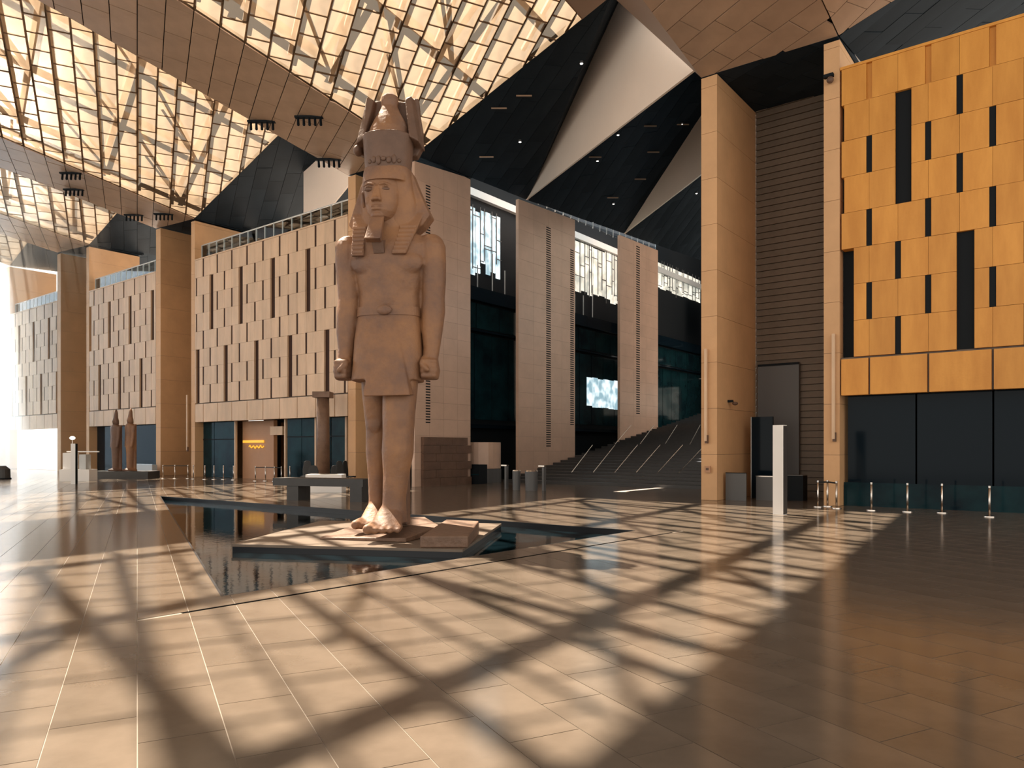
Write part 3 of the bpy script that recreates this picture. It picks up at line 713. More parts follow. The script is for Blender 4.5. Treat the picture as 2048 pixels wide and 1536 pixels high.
# arms hanging
for s, xs in ((-1, (-1.15, -1.13, -1.12, -1.14, -1.17)), (1, (1.18, 1.20, 1.20, 1.17, 1.14))):
    b.ball((s * 1.14, .1, 7.45), (.36, .36, .38))
    b.loft([(xs[4], -.12, 4.45, .21, .2, 2), (xs[3], -.08, 4.75, .22, .22, 2), (xs[3], -.02, 5.2, .28, .27, 2), (xs[2], .04, 5.75, .31, .31, 2), (xs[2], .08, 6.1, .29, .30, 2), (xs[1], .1, 6.6, .32, .34, 2), (xs[0], .1, 7.1, .34, .37, 2), (xs[0], .1, 7.5, .33, .35, 2), (xs[0] * .93, .1, 7.78, .2, .24, 2)])
    b.box(min(s * .8, s * 1.2), max(s * .8, s * 1.2), .05, .42, 4.6, 7.5)                  # stone left between arm and body
    # clenched fist round a short rod
    fx = xs[4] + s * .0; fy = -.2
    b.loft([(fx, fy + .05, 3.92, .22, .22, 2.6), (fx, fy, 4.15, .27, .27, 2.8), (fx, fy + .03, 4.45, .22, .23, 2.4)])
    for k in range(4):
        z = 4.38 - k * .125; w_ = (.075, .08, .075, .065)[k]
        b.capsule((fx + s * .16, fy - .16, z), (fx - s * .12, fy - .31, z - .01), w_, w_ * .95, 10)
        b.capsule((fx - s * .12, fy - .31, z - .01), (fx - s * .19, fy - .10, z - .01), w_ * .95, w_ * .85, 10)
    b.capsule((fx - s * .16, fy - .05, 4.46), (fx - s * .14, fy - .32, 4.3), .08, .075, 10); b.capsule((fx - s * .14, fy - .32, 4.3), (fx + s * .02, fy - .38, 4.14), .075, .065, 10)
# legs: viewer's left one set back, viewer's right one striding forward
b.loft([(-.42, .42, .2, .26, .34, 2), (-.42, .42, .75, .24, .28, 2), (-.42, .44, 1.4, .27, .31, 2), (-.42, .46, 2.0, .33, .38, 2), (-.42, .42, 2.6, .31, .36, 2.2), (-.41, .34, 3.0, .34, .38, 2.2), (-.42, .28, 3.6, .38, .42, 2.2), (-.42, .2, 4.8, .42, .45, 2.2)])
b.loft([(.30, -.62, .2, .33, .40, 2), (.30, -.62, .8, .30, .34, 2), (.34, -.58, 1.4, .33, .37, 2), (.37, -.54, 2.0, .41, .45, 2), (.38, -.50, 2.55, .40, .42, 2.2), (.38, -.46, 3.0, .42, .43, 2.2), (.38, -.3, 3.7, .45, .48, 2.2), (.38, -.1, 4.8, .45, .5, 2.2)])
b.ball((.38, -.84, 2.75), (.24, .08, .3)); b.ball((-.42, .06, 2.8), (.2, .07, .26))         # knee caps
for fx, fy, w_ in ((-.44, .42, .31), (.24, -.62, .40)):
    # foot: heel, instep wedge, five toes
    b.loft_y([(fx, fy + .50, .22, w_ * .45, .2), (fx, fy + .36, .36, w_ * .72, .36), (fx, fy + .08, .42, w_ * .80, .42), (fx, fy - .25, .34, w_ * .86, .34), (fx, fy - .52, .22, w_ * .98, .22), (fx, fy - .78, .12, w_ * 1.0, .12)])
    for k in range(5):
        tx = fx - w_ * .78 + k * w_ * .42 * (1.0 if k else 1); ln = (.36, .34, .29, .24, .18)[k]; rr = (.14, .10, .095, .09, .08)[k]
        b.capsule((tx, fy - .70 + k * .02, .15), (tx - .01, fy - .78 - ln + k * .03, rr), rr, rr * .9, 10)
body = b.obj('body', 'granite', stt); finish(body, .034, 0, 3)
b = MB()                                                                                        # back pillar and dark stone web between the legs
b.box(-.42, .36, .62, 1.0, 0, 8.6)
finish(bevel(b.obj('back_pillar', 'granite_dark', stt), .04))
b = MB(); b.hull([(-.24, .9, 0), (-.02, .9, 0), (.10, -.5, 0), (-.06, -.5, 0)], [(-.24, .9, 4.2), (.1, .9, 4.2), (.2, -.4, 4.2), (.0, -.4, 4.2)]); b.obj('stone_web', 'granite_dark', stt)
# kilt
b = MB()
b.loft([(.0, -.10, 3.88, .93, .80, 2.8), (.02, -.06, 4.3, .93, .74, 2.8), (.0, .0, 5.0, .90, .62, 2.7), (0, .06, 5.5, .86, .54, 2.6), (0, .08, 5.72, .83, .50, 2.6)], 40)
b.hull([(-.42, -1.02, 3.42), (.80, -1.02, 3.45), (.80, -.3, 3.5), (-.42, -.3, 3.5)], [(-.24, -.46, 5.6), (.24, -.46, 5.6), (.3, -.2, 5.6), (-.3, -.2, 5.6)])
kl = b.obj('kilt', 'granite', stt); finish(kl, .036, 0, 3)
b = MB(); b.loft([(0, .07, 5.60, .865, .545, 2.6), (0, .07, 5.84, .85, .53, 2.6)], 40); b.ball((0, -.50, 5.72), (.2, .06, .13)); b.obj('belt', 'granite', stt, smooth=False)
# head
hx = -.19
b = MB()
b.loft([(hx + .02, -.10, 8.10, .20, .24, 2.2), (hx + .03, -.12, 8.18, .30, .36, 2.2), (hx + .05, -.10, 8.32, .39, .44, 2.3), (hx + .06, -.08, 8.52, .45, .48, 2.3), (hx + .07, -.06, 8.8, .49, .49, 2.4), (hx + .07, -.04, 9.05, .50, .48, 2.4), (hx + .07, -.02, 9.4, .49, .44, 2.4)], 40)
b.hull([(hx - .13, -.66, 8.56), (hx + .13, -.66, 8.56), (hx + .15, -.48, 8.52), (hx - .15, -.48, 8.52)], [(hx - .05, -.565, 8.93), (hx + .05, -.565, 8.93), (hx + .07, -.46, 8.95), (hx - .07, -.46, 8.95)])
b.ball((hx, -.665, 8.575), (.075, .06, .055)); b.ball((hx - .10, -.60, 8.56), (.05, .055, .04)); b.ball((hx + .10, -.60, 8.56), (.05, .055, .04))
for s in (-1, 1):
    b.capsule((hx + s * .08, -.555, 8.985), (hx + s * .22, -.55, 9.0), .035, .032, 8); b.capsule((hx + s * .22, -.55, 9.0), (hx + s * .38, -.46, 8.95), .032, .02, 8)
    b.ball((hx + .03 + s * .24, -.36, 8.60), (.15, .14, .14))
b.ball((hx, -.53, 8.415), (.17, .065, .03)); b.ball((hx, -.52, 8.34), (.15, .065, .034)); b.ball((hx, -.42, 8.2), (.17, .14, .1))
hd = b.obj('head', 'granite', stt); finish(hd, .02, 0, 1)
for s in (-1, 1):
    e = MB(); e.ball((hx + s * .215, -.485, 8.86), (.125, .07, .052)); e.obj('eye', 'granite_dark', hd, smooth=True)
    e = MB()
    lid = [Vector((hx + s * (.215 - .135 * math.cos(t)), -.535 + .06 * abs(math.cos(t)) ** 2 + (.03 if s * 0 + (math.cos(t) < -.5) else 0), 8.862 + .062 * math.sin(t))) for t in [math.pi * k / 8 for k in range(9)]]
    for p_, q_ in zip(lid, lid[1:]): e.capsule(p_, q_, .014, .014, 6)
    e.obj('eyelid', 'granite', hd, smooth=True)
    e = MB(); e.loft([(hx + .07 + s * .50, -.12, 8.50, .05, .06, 2), (hx + .07 + s * .53, -.14, 8.66, .06, .11, 2), (hx + .07 + s * .55, -.12, 8.84, .05, .13, 2), (hx + .07 + s * .53, -.1, 8.97, .03, .06, 2)], 14); e.obj('ear', 'granite', hd, smooth=True)
# nemes headcloth
b = MB()
b.loft([(-.02, .16, 7.85, .62, .30, 3.2), (.0, .14, 8.06, .72, .34, 3.2), (.0, .1, 8.6, .76, .36, 3.0), (-.03, .06, 9.0, .70, .42, 2.8), (-.03, .02, 9.4, .64, .48, 2.8), (-.03, 0, 9.52, .61, .46, 2.6)], 44)
ol = [(-.62, 9.5), (-.80, 9.1), (-.98, 8.55), (-1.14, 8.10), (-.98, 7.92), (-.6, 7.8), (.6, 7.8), (.94, 8.05), (1.14, 8.32), (1.0, 8.6), (.80, 9.05), (.62, 9.5)]
b.hull([(x * .97, -.06 + .05 * abs(x), z) for x, z in ol], [(x, .50, z) for x, z in ol])
b.loft([(-.04, -.06, 9.12, .60, .50, 2.5), (-.03, -.03, 9.3, .60, .50, 2.5), (-.02, -.0, 9.5, .60, .48, 2.5)], 40)    # brow band
b.hull([(-.86, -.58, 7.12), (-.54, -.58, 7.12), (-.54, -.44, 7.12), (-.86, -.44, 7.12)], [(-.98, -.0, 8.4), (-.56, -.0, 8.4), (-.56, .1, 8.4), (-.98, .1, 8.4)])
b.hull([(.20, -.58, 7.16), (.58, -.58, 7.16), (.58, -.44, 7.16), (.20, -.44, 7.16)], [(.42, -.0, 8.4), (.96, -.0, 8.4), (.96, .1, 8.4), (.42, .1, 8.4)])
nm = b.obj('headcloth', 'granite', stt); finish(nm, .024, 0, 1)
for s, x0, x1 in ((-1, -.86, -.54), (1, .20, .58)):
    for k in range(7):
        z = 7.2 + k * .12; t = (z - 7.12) / 1.28; yy = -.58 + .58 * t; dx = (-.12 * t, -.02 * t) if s < 0 else (.22 * t, .38 * t)
        MB().box(x0 + dx[0] + .02, x1 + dx[1] - .02, yy - .012, yy + .06, z, z + .06).obj('pleat', 'granite', nm)
# beard
b = MB(); b.hull([(hx - .24, -.88, 7.48), (hx + .18, -.88, 7.48), (hx + .15, -.60, 7.44), (hx - .26, -.60, 7.44)], [(hx - .17, -.54, 8.13), (hx + .19, -.54, 8.13), (hx + .18, -.40, 8.2), (hx - .18, -.40, 8.2)])
bevel(b.obj('beard', 'granite', stt), .03)
b = MB(); b.hull([(-.28, -.5, 7.2), (.0, -.5, 7.2), (.02, -.2, 7.2), (-.3, -.2, 7.2)], [(-.3, -.62, 7.5), (.0, -.62, 7.5), (.02, -.2, 7.6), (-.3, -.2, 7.6)]); b.obj('beard_support', 'granite_dark', stt)
# double crown
b = MB(); b.loft([(-.02, .02, 9.42, .60, .50, 2.3), (-.02, .02, 9.8, .63, .54, 2.3), (-.02, .02, 10.2, .66, .58, 2.3), (-.02, .02, 10.38, .69, .61, 2.3)], 44)
dome = [(0, .04, 10.36, .57, .52, 2), (0, .05, 10.6, .53, .48, 2), (0, .07, 10.85, .42, .39, 2), (0, .09, 11.08, .29, .28, 2), (0, .1, 11.25, .215, .21, 2), (.0, .1, 11.4, .235, .23, 2), (.0, .1, 11.52, .22, .21, 2), (.0, .1, 11.60, .12, .12, 2)]
c1 = b.obj('red_crown_base', 'granite_dark', stt, smooth=True); finish(c1, .03, 0, 1)  # same granite as the body, its shade put into the darker colour
b = MB(); b.loft(dome, 36); finish(b.obj('white_crown', 'granite', stt, smooth=True), .025, 0, 1)
b = MB()   # tall back panel with curled wings
prof = [(-.98, 10.15), (-.66, 10.0), (.70, 10.0), (.84, 10.25), (.86, 10.7), (.78, 11.15), (.74, 11.55), (.5, 11.6), (.36, 11.48), (.2, 11.5), (-.2, 11.5), (-.32, 11.55), (-.56, 11.52), (-.6, 11.4), (-.72, 11.0), (-.84, 10.6)]
b.hull([(x, .28, z) for x, z in prof], [(x * .95, .62, z) for x, z in prof])
for s in (-1, 1):
    b.hull([(s * .60, -.30, 10.3), (s * .84, -.2, 10.2), (s * .88, .5, 10.2), (s * .6, .5, 10.2)], [(s * .42, .02, 11.45), (s * .60, .0, 11.5), (s * .68, .5, 11.5), (s * .4, .5, 11.5)])
b.ball((-.88, .1, 10.12), (.12, .2, .14))
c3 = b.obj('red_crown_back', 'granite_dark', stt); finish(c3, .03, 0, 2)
b = MB()
for k in range(7):
    t = -1.1 + k * .37; b.ball((-.02 + .60 * math.sin(t * .62), -.50 * math.cos(t * .62) - .02, 9.62 + .03 * (k % 2)), (.07, .045, .06 + .03 * (k % 3)))
b.obj('brow_ornament', 'granite_dark', stt, smooth=True)

# ------------------------------------------------------------------ bench, column, twin figures
def at_floor(px, py): v = onZ(px, py); return (v.x, v.y, 0)
bp0 = onZ(606, 1000); bp1 = onZ(724, 1003); mid = (bp0 + bp1) / 2; ang = math.atan2(bp1.y - bp0.y, bp1.x - bp0.x)
bn = empty('stone_bench', (mid.x - .3, mid.y, 0), ang, label='dark stone table on two block legs beyond the pool, left of the colossus', cat='bench')
L_ = (bp1 - bp0).length
MB().box(-L_ / 2 - .95, L_ / 2 + .55, -.5, .5, .62, .94).obj('tabletop', 'bench', bn)
MB().box(-L_ / 2 - .28, -L_ / 2 + .28, -.45, .45, 0, .62).obj('leg', 'bench', bn); MB().box(L_ / 2 - .05, L_ / 2 + .5, -.5, .5, 0, .62).obj('leg', 'bench', bn)
cp = at_floor(646, 969)
cl = empty('stone_column', cp, TH, label='tall reddish column with a flat square cap in front of the left facade', cat='column')
b = MB(); b.loft([(0, 0, .3, .42, .42, 2), (0, 0, 3, .40, .40, 2), (0, 0, 5.3, .37, .37, 2)], 24); b.obj('shaft', 'base_rock', cl, smooth=True)
MB().box(-.52, .52, -.52, .52, 5.3, 5.65).obj('capital', 'base_rock', cl); MB().box(-.6, .6, -.6, .6, 0, .3).obj('base', 'granite_dark', cl)
wt = empty('white_plinth', at_floor(650, 962), 0, label='low white display table with dark objects behind the dark stone table', cat='table')
wt.rotation_euler = (0, 0, TH); MB().box(-.9, .9, -.5, .5, 0, .9).obj('top', 'white', wt); wt.location = at_floor(652, 984)
for k, (dx, h) in enumerate(((-1.3, 1.5), (-.55, 1.3), (.15, 1.25), (.7, 1.55), (1.1, 1.5))):
    px = (612, 627, 674, 686, 699)[k]; g = onZ(px, (974, 980, 975, 981, 974)[k])
    o = empty('visitor_chair', (g.x, g.y, 0), TH + .3 * k, label=('dark chair back at the left of the display table', 'slim dark chair back in front of the column', 'dark chair right of the column foot', 'broad dark chair behind the dark stone table', 'dark rounded chair nearest the colossus')[k], cat='chair', group='dark chairs behind the stone table')
    MB().box(-.26, .26, -.26, .26, .55, .63).obj('seat', 'belt', o)
    bk_ = MB(); bk_.loft([(0, .24, .63, .25, .03, 2), (0, .27, 1.0, .27, .03, 2), (0, .3, h - .08, .2, .03, 2), (0, .3, h, .1, .03, 2)], 16); bk_.obj('backrest', 'belt', o)
    for sx in (-.22, .22):
        for sy in (-.22, .22): MB().tube((sx, sy, 0), (sx, sy, .55), .02, n=6).obj('leg', 'belt', o)
dk = empty('dark_plinth', at_floor(245, 957), TH, label='low dark granite plinth under the two left figures', cat='plinth')
MB().box(-2.3, 2.3, -.9, .9, 0, .55).obj('plinth_body', 'bench', dk)
def figure(px, pyb, h, label, m, lean=0):
    g = onZ(px, pyb - 0); root = empty('standing_figure', (dk.location.x + (px - 246) / FPX * 51 * CS, dk.location.y + (px - 246) / FPX * 51 * SN, .55), TH - .5, label=label, cat='statue')
    k = h / 4.4; b = MB()
    b.loft([(0, 0, 0, .38, .5, 2.5), (0, 0, .12, .36, .48, 2.5), (0, .02, .2, .22, .25, 2), (0, .02, 1.2 * k, .28, .27, 2), (0, 0, 1.9 * k, .34, .3, 2), (0, 0, 2.4 * k, .31, .26, 2), (0, 0, 2.9 * k, .40, .28, 2), (0, 0, 3.2 * k, .44, .26, 2), (0, 0, 3.35 * k, .2, .2, 2)], 24)
    b.box(-.3, .3, .18, .34, 0, 3.3 * k)
    for s in (-1, 1): b.capsule((s * .42, 0, 3.1 * k), (s * .40, -.02, 2.4 * k), .12, .1); b.capsule((s * .40, -.02, 2.4 * k), (s * .36, -.1, 1.75 * k), .1, .08)
    b.capsule((0, -.1, .1), (0, -.5, .08), .1, .08)
    finish(b.obj('body', m, root), .04, 0, 1)
    b = MB(); b.ball((0, -.04, 3.55 * k), (.17, .19, .22)); b.ball((0, -.22, 3.53 * k), (.03, .05, .05)); finish(b.obj('head', m, root, smooth=True), .03, 0, 1)
    b = MB(); b.loft([(0, .03, 3.35 * k, .27, .16, 2.5), (0, .02, 3.62 * k, .22, .2, 2.2), (0, .02, 3.8 * k, .16, .16, 2), (0, .05, 4.15 * k, .12, .12, 2), (0, .06, 4.4 * k, .05, .05, 2)], 20); b.obj('crown', m, root, smooth=True)
    return root
figure(231, 952, 4.5, 'left figure of the far stone pair, greyish and broad shouldered', 'granite_dark')
figure(262, 952, 4.6, 'right figure of the far stone pair, redder with a pointed crown', 'granite')

# ------------------------------------------------------------------ tall marker pylon
py_ = onZ(1563, 1029)
pl = empty('marker_pylon', (py_.x, py_.y, 0), TH, label='slim freestanding metal pylon, bright on its left face, near the right pier', cat='pylon')
MB().hull([(-.25, .12, 0), (0.0, -.16, 0), (.22, .1, 0), (-.05, .3, 0)], [(-.25, .12, 2.98), (0.0, -.16, 2.98), (.22, .1, 2.98), (-.05, .3, 2.98)]).obj('shaft', 'white', pl)
MB().hull([(.0, -.17, 0.02), (.225, .09, 0.02), (.215, .1, .02), (-.0, -.15, .02)], [(.0, -.17, 2.96), (.225, .09, 2.96), (.215, .1, 2.96), (-.0, -.15, 2.96)]).obj('shade_face', 'bench', pl)  # shaded right face of the pylon put in as a dark plate

# ------------------------------------------------------------------ stanchions with belts
def stanchion(px, py, label, group, h=1.0, black_top=False, first=[None]):
    g = onZ(px, py)
    if first[0] is None:
        root = empty('barrier_post', (g.x, g.y, 0), 0, label=label, cat='barrier post', group=group)
        b = MB(); b.loft([(0, 0, 0, .17, .17, 2), (0, 0, .03, .165, .165, 2), (0, 0, .05, .05, .05, 2)], 18); b.obj('base', 'chrome', root, smooth=False)
        MB().tube((0, 0, .04), (0, 0, .93), .034, n=12).obj('pole', 'chrome', root, smooth=True); MB().tube((0, 0, .93), (0, 0, 1.0), .04, n=12).obj('belt_head', 'belt' if black_top else 'chrome', root)
        first[0] = root
    else:
        root = first[0].copy(); COL.objects.link(root); root.location = (g.x, g.y, 0)
        for ch in first[0].children:
            c = ch.copy(); COL.objects.link(c); c.parent = root
    tag(root, label, 'barrier post', group); return root
GR = 'barrier posts before the dark right opening'; GL = 'barrier posts before the left shopfront'
ps = []
for px, py, lb in ((1636, 1014, 'steel barrier post left of the right pier, in front of the siding'), (1655, 1013, 'steel barrier post at the foot of the right pier, left one'), (1673, 1017, 'steel barrier post at the foot of the right pier, right one'),
                   (1743, 1021, 'first steel barrier post before the dark opening, nearest the right pier'), (1815, 1024, 'second steel barrier post before the dark opening'), (1884, 1026, 'third steel barrier post before the dark opening'), (1979, 1034, 'rightmost steel barrier post on dark floor')):
    ps.append(stanchion(px, py, lb, GR))
qs = []
for px, py, lb in ((326, 957, 'post of the belt barrier in front of the broad pier, left end'), (350, 957, 'post of the belt barrier in front of the broad pier, middle'), (376, 957, 'post of the belt barrier in front of the broad pier, right end'),
                   (387, 958, 'post at the left edge of the dark shopfront glass'), (410, 959, 'free post before the dark shopfront glass, second from its left edge'), (428, 959, 'free post before the middle of the dark glass'), (447, 959, 'free post before the right half of the dark glass'), (467, 960, 'free post beside the brown entrance niche'),
                   (511, 962, 'post of the belt barrier before the entrance niche, left end'), (531, 962, 'post of the belt barrier before the entrance niche, second'), (549, 963, 'post of the belt barrier before the entrance niche, third'), (563, 963, 'post of the belt barrier before the entrance niche, right end'),
                   (580, 962, 'free post just right of the entrance niche'), (599, 962, 'free post before the teal glass near the dark table')):
    qs.append(stanchion(px, py, lb, GL))
def belt(a, b_, label, group):
    m_ = (a.location + b_.location) / 2; o = empty('barrier_belt', (m_.x, m_.y, .93), label=label, cat='belt', group=group)
    MB().beam(a.location - m_, b_.location - m_, .012, .06).obj('strap', 'belt', o)
belt(ps[0], ps[1], 'black belt between the left two posts by the right pier', GR); belt(ps[1], ps[2], 'black belt across the foot of the right pier', GR)
for i, l in ((0, 'black belt before the broad pier, left span'), (1, 'black belt before the broad pier, right span'), (8, 'black belt before the entrance niche, left span'), (9, 'black belt before the entrance niche, middle span'), (10, 'black belt before the entrance niche, right span')):
    belt(qs[i], qs[i + 1], l, GL)

# ------------------------------------------------------------------ wall lights, cameras, recess furniture
def light_bar(px, y0, y1, label):
    a = onY(px, y0, 29.95); c = onY(px, y1, 29.95)
    o = empty('wall_light', (a.x, 29.93, c.z), label=label, cat='wall light', group='vertical light bars on the piers')
    MB().box(-.055, .055, -.1, 0, 0, a.z - c.z).obj('bar', 'stone_pale', o); MB().box(-.03, .08, -.08, .05, -.1, .25).obj('bracket', 'granite_dark', o)
light_bar(1413, 698, 882, 'slim vertical light bar on the tall pier by the staircase')
light_bar(1668, 668, 878, 'slim vertical light bar on the pier of the orange facade')
light_bar(376, 790, 900, 'slim vertical light bar at the left end of the slit facade')
for px, py, lab in ((1659, 160, 'small grey security camera high on the orange facade pier'),):
    a = onY(px, py, 29.93); o = empty('security_camera', tuple(a), label=lab, cat='camera')
    MB().box(-.2, .15, -.1, .1, .1, .22).obj('bracket', 'black', o); MB().ball((.05, -.1, -.05), .13).obj('dome', 'granite_dark', o, smooth=True)
a = onX(1455, 805, -12.42); o = empty('security_camera', tuple(a), label='tiny dark camera on the shaded side of the tall pier', cat='camera')
MB().box(0, .25, -.05, .05, 0, .1).obj('arm', 'black', o); MB().ball((.3, .1, -.05), (.12, .16, .08)).obj('housing', 'granite_dark', o, smooth=True)
a = onY(1416, 938, 29.95); o = empty('wall_box', tuple(a), label='small brown box low on the tall pier', cat='box'); MB().box(-.12, .12, -.08, 0, -.15, .12).obj('housing', 'shop_wall', o); MB().box(-.06, .06, -.09, -.08, -.05, .05).obj('cover', 'granite_dark', o)
def pxbox(name, px0, px1, pyb, depthY, h, m, label, cat, d=.6, parts=None):
    g = onY((px0 + px1) / 2, pyb, depthY); x0 = onY(px0, pyb, depthY).x; x1 = onY(px1, pyb, depthY).x; z0 = 0
    o = empty(name, (g.x, depthY, z0), label=label, cat=cat); hw = (x1 - x0) / 2
    MB().box(-hw, hw, 0, d, 0, h).obj('body', m, o)
    if parts: parts(o, hw, h, d)
    return o
pxbox('dark_door_panel', 1515, 1597, 990, 34.3, 6.1, 'grey_panel', 'tall dark panel in the recess between the piers', 'panel', .2, lambda o, hw, h, d: MB().box(-hw, hw, -.04, 0, h - .1, h).obj('frame', 'black', o))
pxbox('dark_screen', 1503, 1545, 985, 32.6, 3.6, 'dark_glass', 'dark glass screen standing in the recess left of the pylon', 'screen', .15, lambda o, hw, h, d: MB().box(-hw - .03, -hw, -.02, .17, 0, h).obj('frame', 'frame_light', o))
pxbox('service_desk', 1512, 1548, 990, 31.4, 1.0, 'grey_panel', 'small dark desk with pale top in the recess', 'desk', .6, lambda o, hw, h, d: MB().box(-hw, hw, -.03, d, h, h + .04).obj('desktop', 'chrome', o))
pxbox('low_screen', 1451, 1492, 998, 30.6, 1.15, 'grey_panel', 'low grey panel against the side of the tall pier', 'screen', .06, lambda o, hw, h, d: MB().box(-hw, hw, -.01, d + .01, h, h + .03).obj('edge', 'black', o))
pxbox('service_desk', 1575, 1606, 990, 32, 1.05, 'black', 'black desk behind the pylon on its right', 'desk', .6, lambda o, hw, h, d: MB().box(-hw, hw, -.03, d, h, h + .03).obj('desktop', 'grey_panel', o))
# furniture at the foot of the stairs
for px, w_, lab in ((1013, .10, 'left slim turnstile post at the foot of the gallery'), (1088, .10, 'right slim turnstile post by the stairs')):
    g = onY(px, 960, 31.5); o = empty('gate_post', (g.x, 31.5, 0), label=lab, cat='post'); MB().box(-.06, .06, -.1, .1, 0, 1.25).obj('post_body', 'grey_panel', o); MB().box(-.3, .08, -.1, .1, 1.25, 1.32).obj('arm', 'chrome', o)
for px, lab, r_ in ((1033, 'dark round bin, left of the two near the stairs', .22), (1063, 'wider dark round bin near the stairs', .35)):
    g = onY(px, 960, 31.3); o = empty('litter_bin', (g.x, 31.3, 0), label=lab, cat='bin')
    b = MB(); b.loft([(0, 0, 0, r_ * .9, r_ * .9, 2), (0, 0, 1.0, r_, r_, 2)], 20); b.obj('bin_body', 'grey_panel', o); b = MB(); b.loft([(0, 0, 1.0, r_, r_, 2), (0, 0, 1.06, r_ * .9, r_ * .9, 2)], 20); b.obj('rim', 'chrome', o)
pxbox('gallery_counter', 944, 1000, 970, 37.0, 1.2, 'black', 'long low black counter at the foot of the gallery', 'counter', .8, lambda o, hw, h, d: MB().box(-hw, hw, -.02, 0, .55, .62).obj('strip', 'teal_glass', o)).location.y = 34.9
# white kiosk group on the left
g = onZ(157, 962)
kk = empty('reception_desk', (g.x, g.y, 0), TH, label='white reception desk at the far left, in glare', cat='desk')
MB().box(-1.0, 1.0, -.5, .5, 0, .8).obj('counter', 'white', kk); MB().box(-.95, -.3, -.2, .5, .8, 1.9).obj('screen_block', 'white', kk); MB().box(.1, .55, -.1, .5, .8, 1.8).obj('monitor_block', 'frame_light', kk); MB().box(-1, 1.2, .3, .4, 1.95, 2.02).obj('top_rail', 'white', kk)
g = onZ(148, 968); kp = empty('totem_sign', (g.x, g.y, 0), TH, label='slender white totem in front of the reception desk', cat='sign'); MB().box(-.14, .14, -.1, .1, 0, 2.5).obj('panel', 'white', kp); MB().box(.14, .17, -.1, .1, 0, 2.5).obj('dark_edge', 'black', kp); MB().ball((-.1, 0, 2.85), (.16, .16, .11)).obj('lamp_head', 'lamp', kp, smooth=True); MB().tube((-.1, 0, 2.5), (-.1, 0, 2.8), .02, n=6).obj('stem', 'chrome', kp)
g = onZ(5, 958); o = empty('dark_bollard', (g.x, g.y, 0), label='dark rounded bollard at the left edge of the photo', cat='bollard'); b = MB(); b.loft([(0, 0, 0, .5, .5, 2), (0, 0, .7, .48, .48, 2), (0, 0, .95, .2, .2, 2)], 18); b.obj('body', 'bench', o); b = MB(); b.loft([(0, 0, 0, .55, .55, 2), (0, 0, .08, .55, .55, 2)], 18); b.obj('foot_ring', 'black', o)
pxbox('ramp_panel', 272, 304, 957, 29.0, .9, 'frame_light', 'pale ramp panel beside the two left figures', 'panel', .4, lambda o, hw, h, d: MB().box(-hw, hw, -.02, 0, h, h + .05).obj('rail', 'chrome', o))
# spotlight clusters on the ceiling strips
def on_strip(px, py, i, dz=-.05):
    xl, zl = T[i]; xr, zr = TR[i]; s = (zr - zl) / (xr - xl); d = ray(px, py)
    t = (zl + s * (-xl) + SLP * 30 + dz - EYE) / (d.z - s * d.x + SLP * d.y); return d * t + Vector((0, 0, EYE))
cl0 = None
for px, py, i, lab in ((523, 243, 1, 'spotlight cluster on the bronze strip above the brightest panels'), (618, 234, 1, 'spotlight cluster beside the pale reflection, left of the crown'), (657, 319, 1, 'small spotlight cluster near the pier end of the strip'), (142, 346, 2, 'upper spotlight cluster on the far left strip'), (148, 379, 2, 'lower spotlight cluster on the far left strip'), (328, 428, 2, 'spotlight cluster above the broad left pier'), (268, 430, 2, 'faint spotlight cluster left of the broad pier top')):
    p = on_strip(px, py, i)
    if cl0 is None:
        cl0 = empty('spotlight_cluster', tuple(p), TH, cat='spotlight')
        MB().box(-.75, .75, -.12, .12, -.06, .04).obj('rail', 'black', cl0)
        for k in range(5): MB().capsule((-.6 + k * .3, .05, -.02), (-.54 + k * .3, -.1, -.45), .06, .075, 8).obj('lamp', 'black', cl0)
        o = cl0
    else:
        o = cl0.copy(); COL.objects.link(o); o.location = p
        for ch in cl0.children: c = ch.copy(); COL.objects.link(c); c.parent = o
    tag(o, lab, 'spotlight', 'spotlight clusters on the ceiling strips')
def inside(p, tri):
    s_ = [ (tri[(i+1)%3].x-tri[i].x)*(p.y-tri[i].y)-(tri[(i+1)%3].y-tri[i].y)*(p.x-tri[i].x) for i in range(3)]
    return all(v >= -.3 for v in s_) or all(v <= .3 for v in s_)
def hit(px, py):
    for tri in ((W0, W1, P1), (W1, P2e, P1), (P1, P3e, Q2e), (P1, Q2e, Q1), (Q1, Q3e, R2), (Q1, R2, R1b)):
        p = on_plane(px, py, *tri)
        if inside(p, tri): return p
    return None
# small downlights and dark slots in the inner ceilings
def on_plane(px, py, A, B_, C_, off=.06):
    n = (B_ - A).cross(C_ - A); d = ray(px, py); t = n.dot(A - Vector((0, 0, EYE))) / n.dot(d); return d * (t * .995) + Vector((0, 0, EYE))
d0 = None
for px, py, pl_ in ((1040, 284, 1), (1163, 127, 1), (1236, 270, 2), (1195, 322, 2), (1227, 408, 2), (1364, 249, 2), (1393, 387, 3)):
    p = hit(px, py)
    if p is None: continue
    if d0 is None:
        d0 = empty('downlight', tuple(p)); MB().tube((0, 0, 0), (0, 0, .12), .09, n=10).obj('housing', 'grey_panel', d0); MB().tube((0, 0, -.02), (0, 0, 0), .08, n=10).obj('lens', 'lamp', d0); o = d0
    else:
        o = d0.copy(); COL.objects.link(o); o.location = p
        for ch in d0.children: c = ch.copy(); COL.objects.link(c); c.parent = o
    dl_i = globals().get('dl_i', -1) + 1
    tag(o, ('white downlight right of the crown, low on the first dark ceiling fold', 'white downlight at the left edge of the large pale triangle', 'bright downlight just under the large pale triangle, highest of its fold', 'downlight left of the middle of the second dark fold', 'downlight just above the second pale triangle tip', 'downlight beside the tall pier, top of the second dark fold', 'downlight on the third dark fold beside the tall pier', 'spare')[dl_i], 'downlight', 'downlights of the dark inner ceiling')
v0 = None
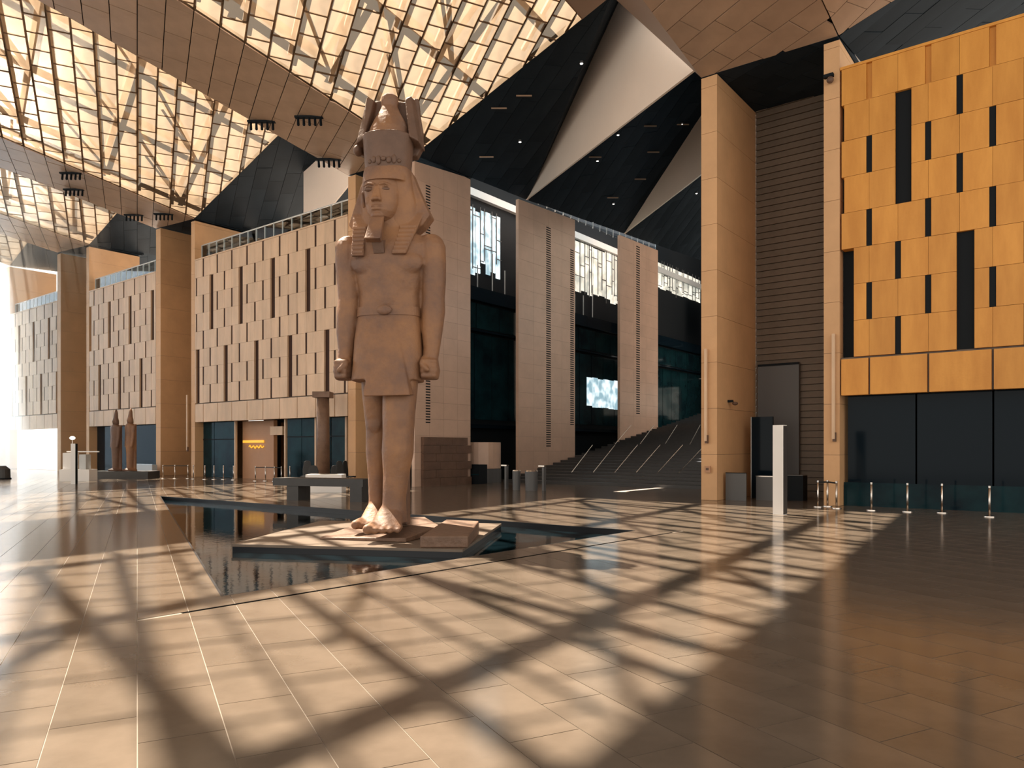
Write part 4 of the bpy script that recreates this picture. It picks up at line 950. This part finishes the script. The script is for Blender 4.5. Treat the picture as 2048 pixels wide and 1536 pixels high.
for px, py, pl_ in ((1048, 193, 1), (998, 218, 1), (973, 315, 1), (1280, 359, 2), (1190, 315, 2), (1306, 305, 2), (1225, 396, 2), (1300, 253, 2), (1365, 250, 2)):
    p = hit(px, py)
    if p is None: continue
    if v0 is None:
        v0 = empty('ceiling_slot', tuple(p), TH); MB().box(-.42, .42, -.1, .1, -.03, .02).obj('opening', 'black', v0); MB().box(-.42, .42, -.14, -.1, -.05, .02).obj('lip', 'strip', v0); o = v0
    else:
        o = v0.copy(); COL.objects.link(o); o.location = p
        for ch in v0.children: c = ch.copy(); COL.objects.link(c); c.parent = o
    sl_i = globals().get('sl_i', -1) + 1
    tag(o, ('uppermost black slot near the bright ceiling edge', 'second black slot just below the uppermost one', 'lowest black slot of the first dark fold, above the nearest slab', 'black slot near the middle of the second dark fold', 'leftmost black slot of the second dark fold', 'black slot right of centre on the second dark fold', 'black slot just above the tip of the second pale triangle', 'black slot high on the second dark fold, under the large triangle edge', 'black slot nearest the tall pier')[sl_i], 'ceiling vent', 'slots of the dark inner ceiling')
# haze drifting in the far left of the hall
hz = MB().box(-119, -64, -20, 29.8, 0.05, 40).obj('haze', 'black'); hz['kind'] = 'stuff'; tag(hz, 'pale sunlit haze in the far left of the hall', 'haze')
hm = bpy.data.materials.new('sunlit_haze'); hm.use_nodes = True; N_ = hm.node_tree.nodes; N_.clear()
vo = N_.new('ShaderNodeVolumeScatter'); vo.inputs['Color'].default_value = (1, .9, .82, 1); vo.inputs['Density'].default_value = .022; vo.inputs['Anisotropy'].default_value = .45
tc_ = N_.new('ShaderNodeTexCoord'); sx_ = N_.new('ShaderNodeSeparateXYZ'); mr_ = N_.new('ShaderNodeMapRange')
mr_.inputs['From Min'].default_value = -66; mr_.inputs['From Max'].default_value = -104; mr_.inputs['To Min'].default_value = 0; mr_.inputs['To Max'].default_value = .085
hm.node_tree.links.new(tc_.outputs['Object'], sx_.inputs[0]); hm.node_tree.links.new(sx_.outputs['X'], mr_.inputs['Value']); hm.node_tree.links.new(mr_.outputs[0], vo.inputs['Density'])
oo = N_.new('ShaderNodeOutputMaterial'); hm.node_tree.links.new(vo.outputs[0], oo.inputs['Volume']); hz.data.materials.clear(); hz.data.materials.append(hm)
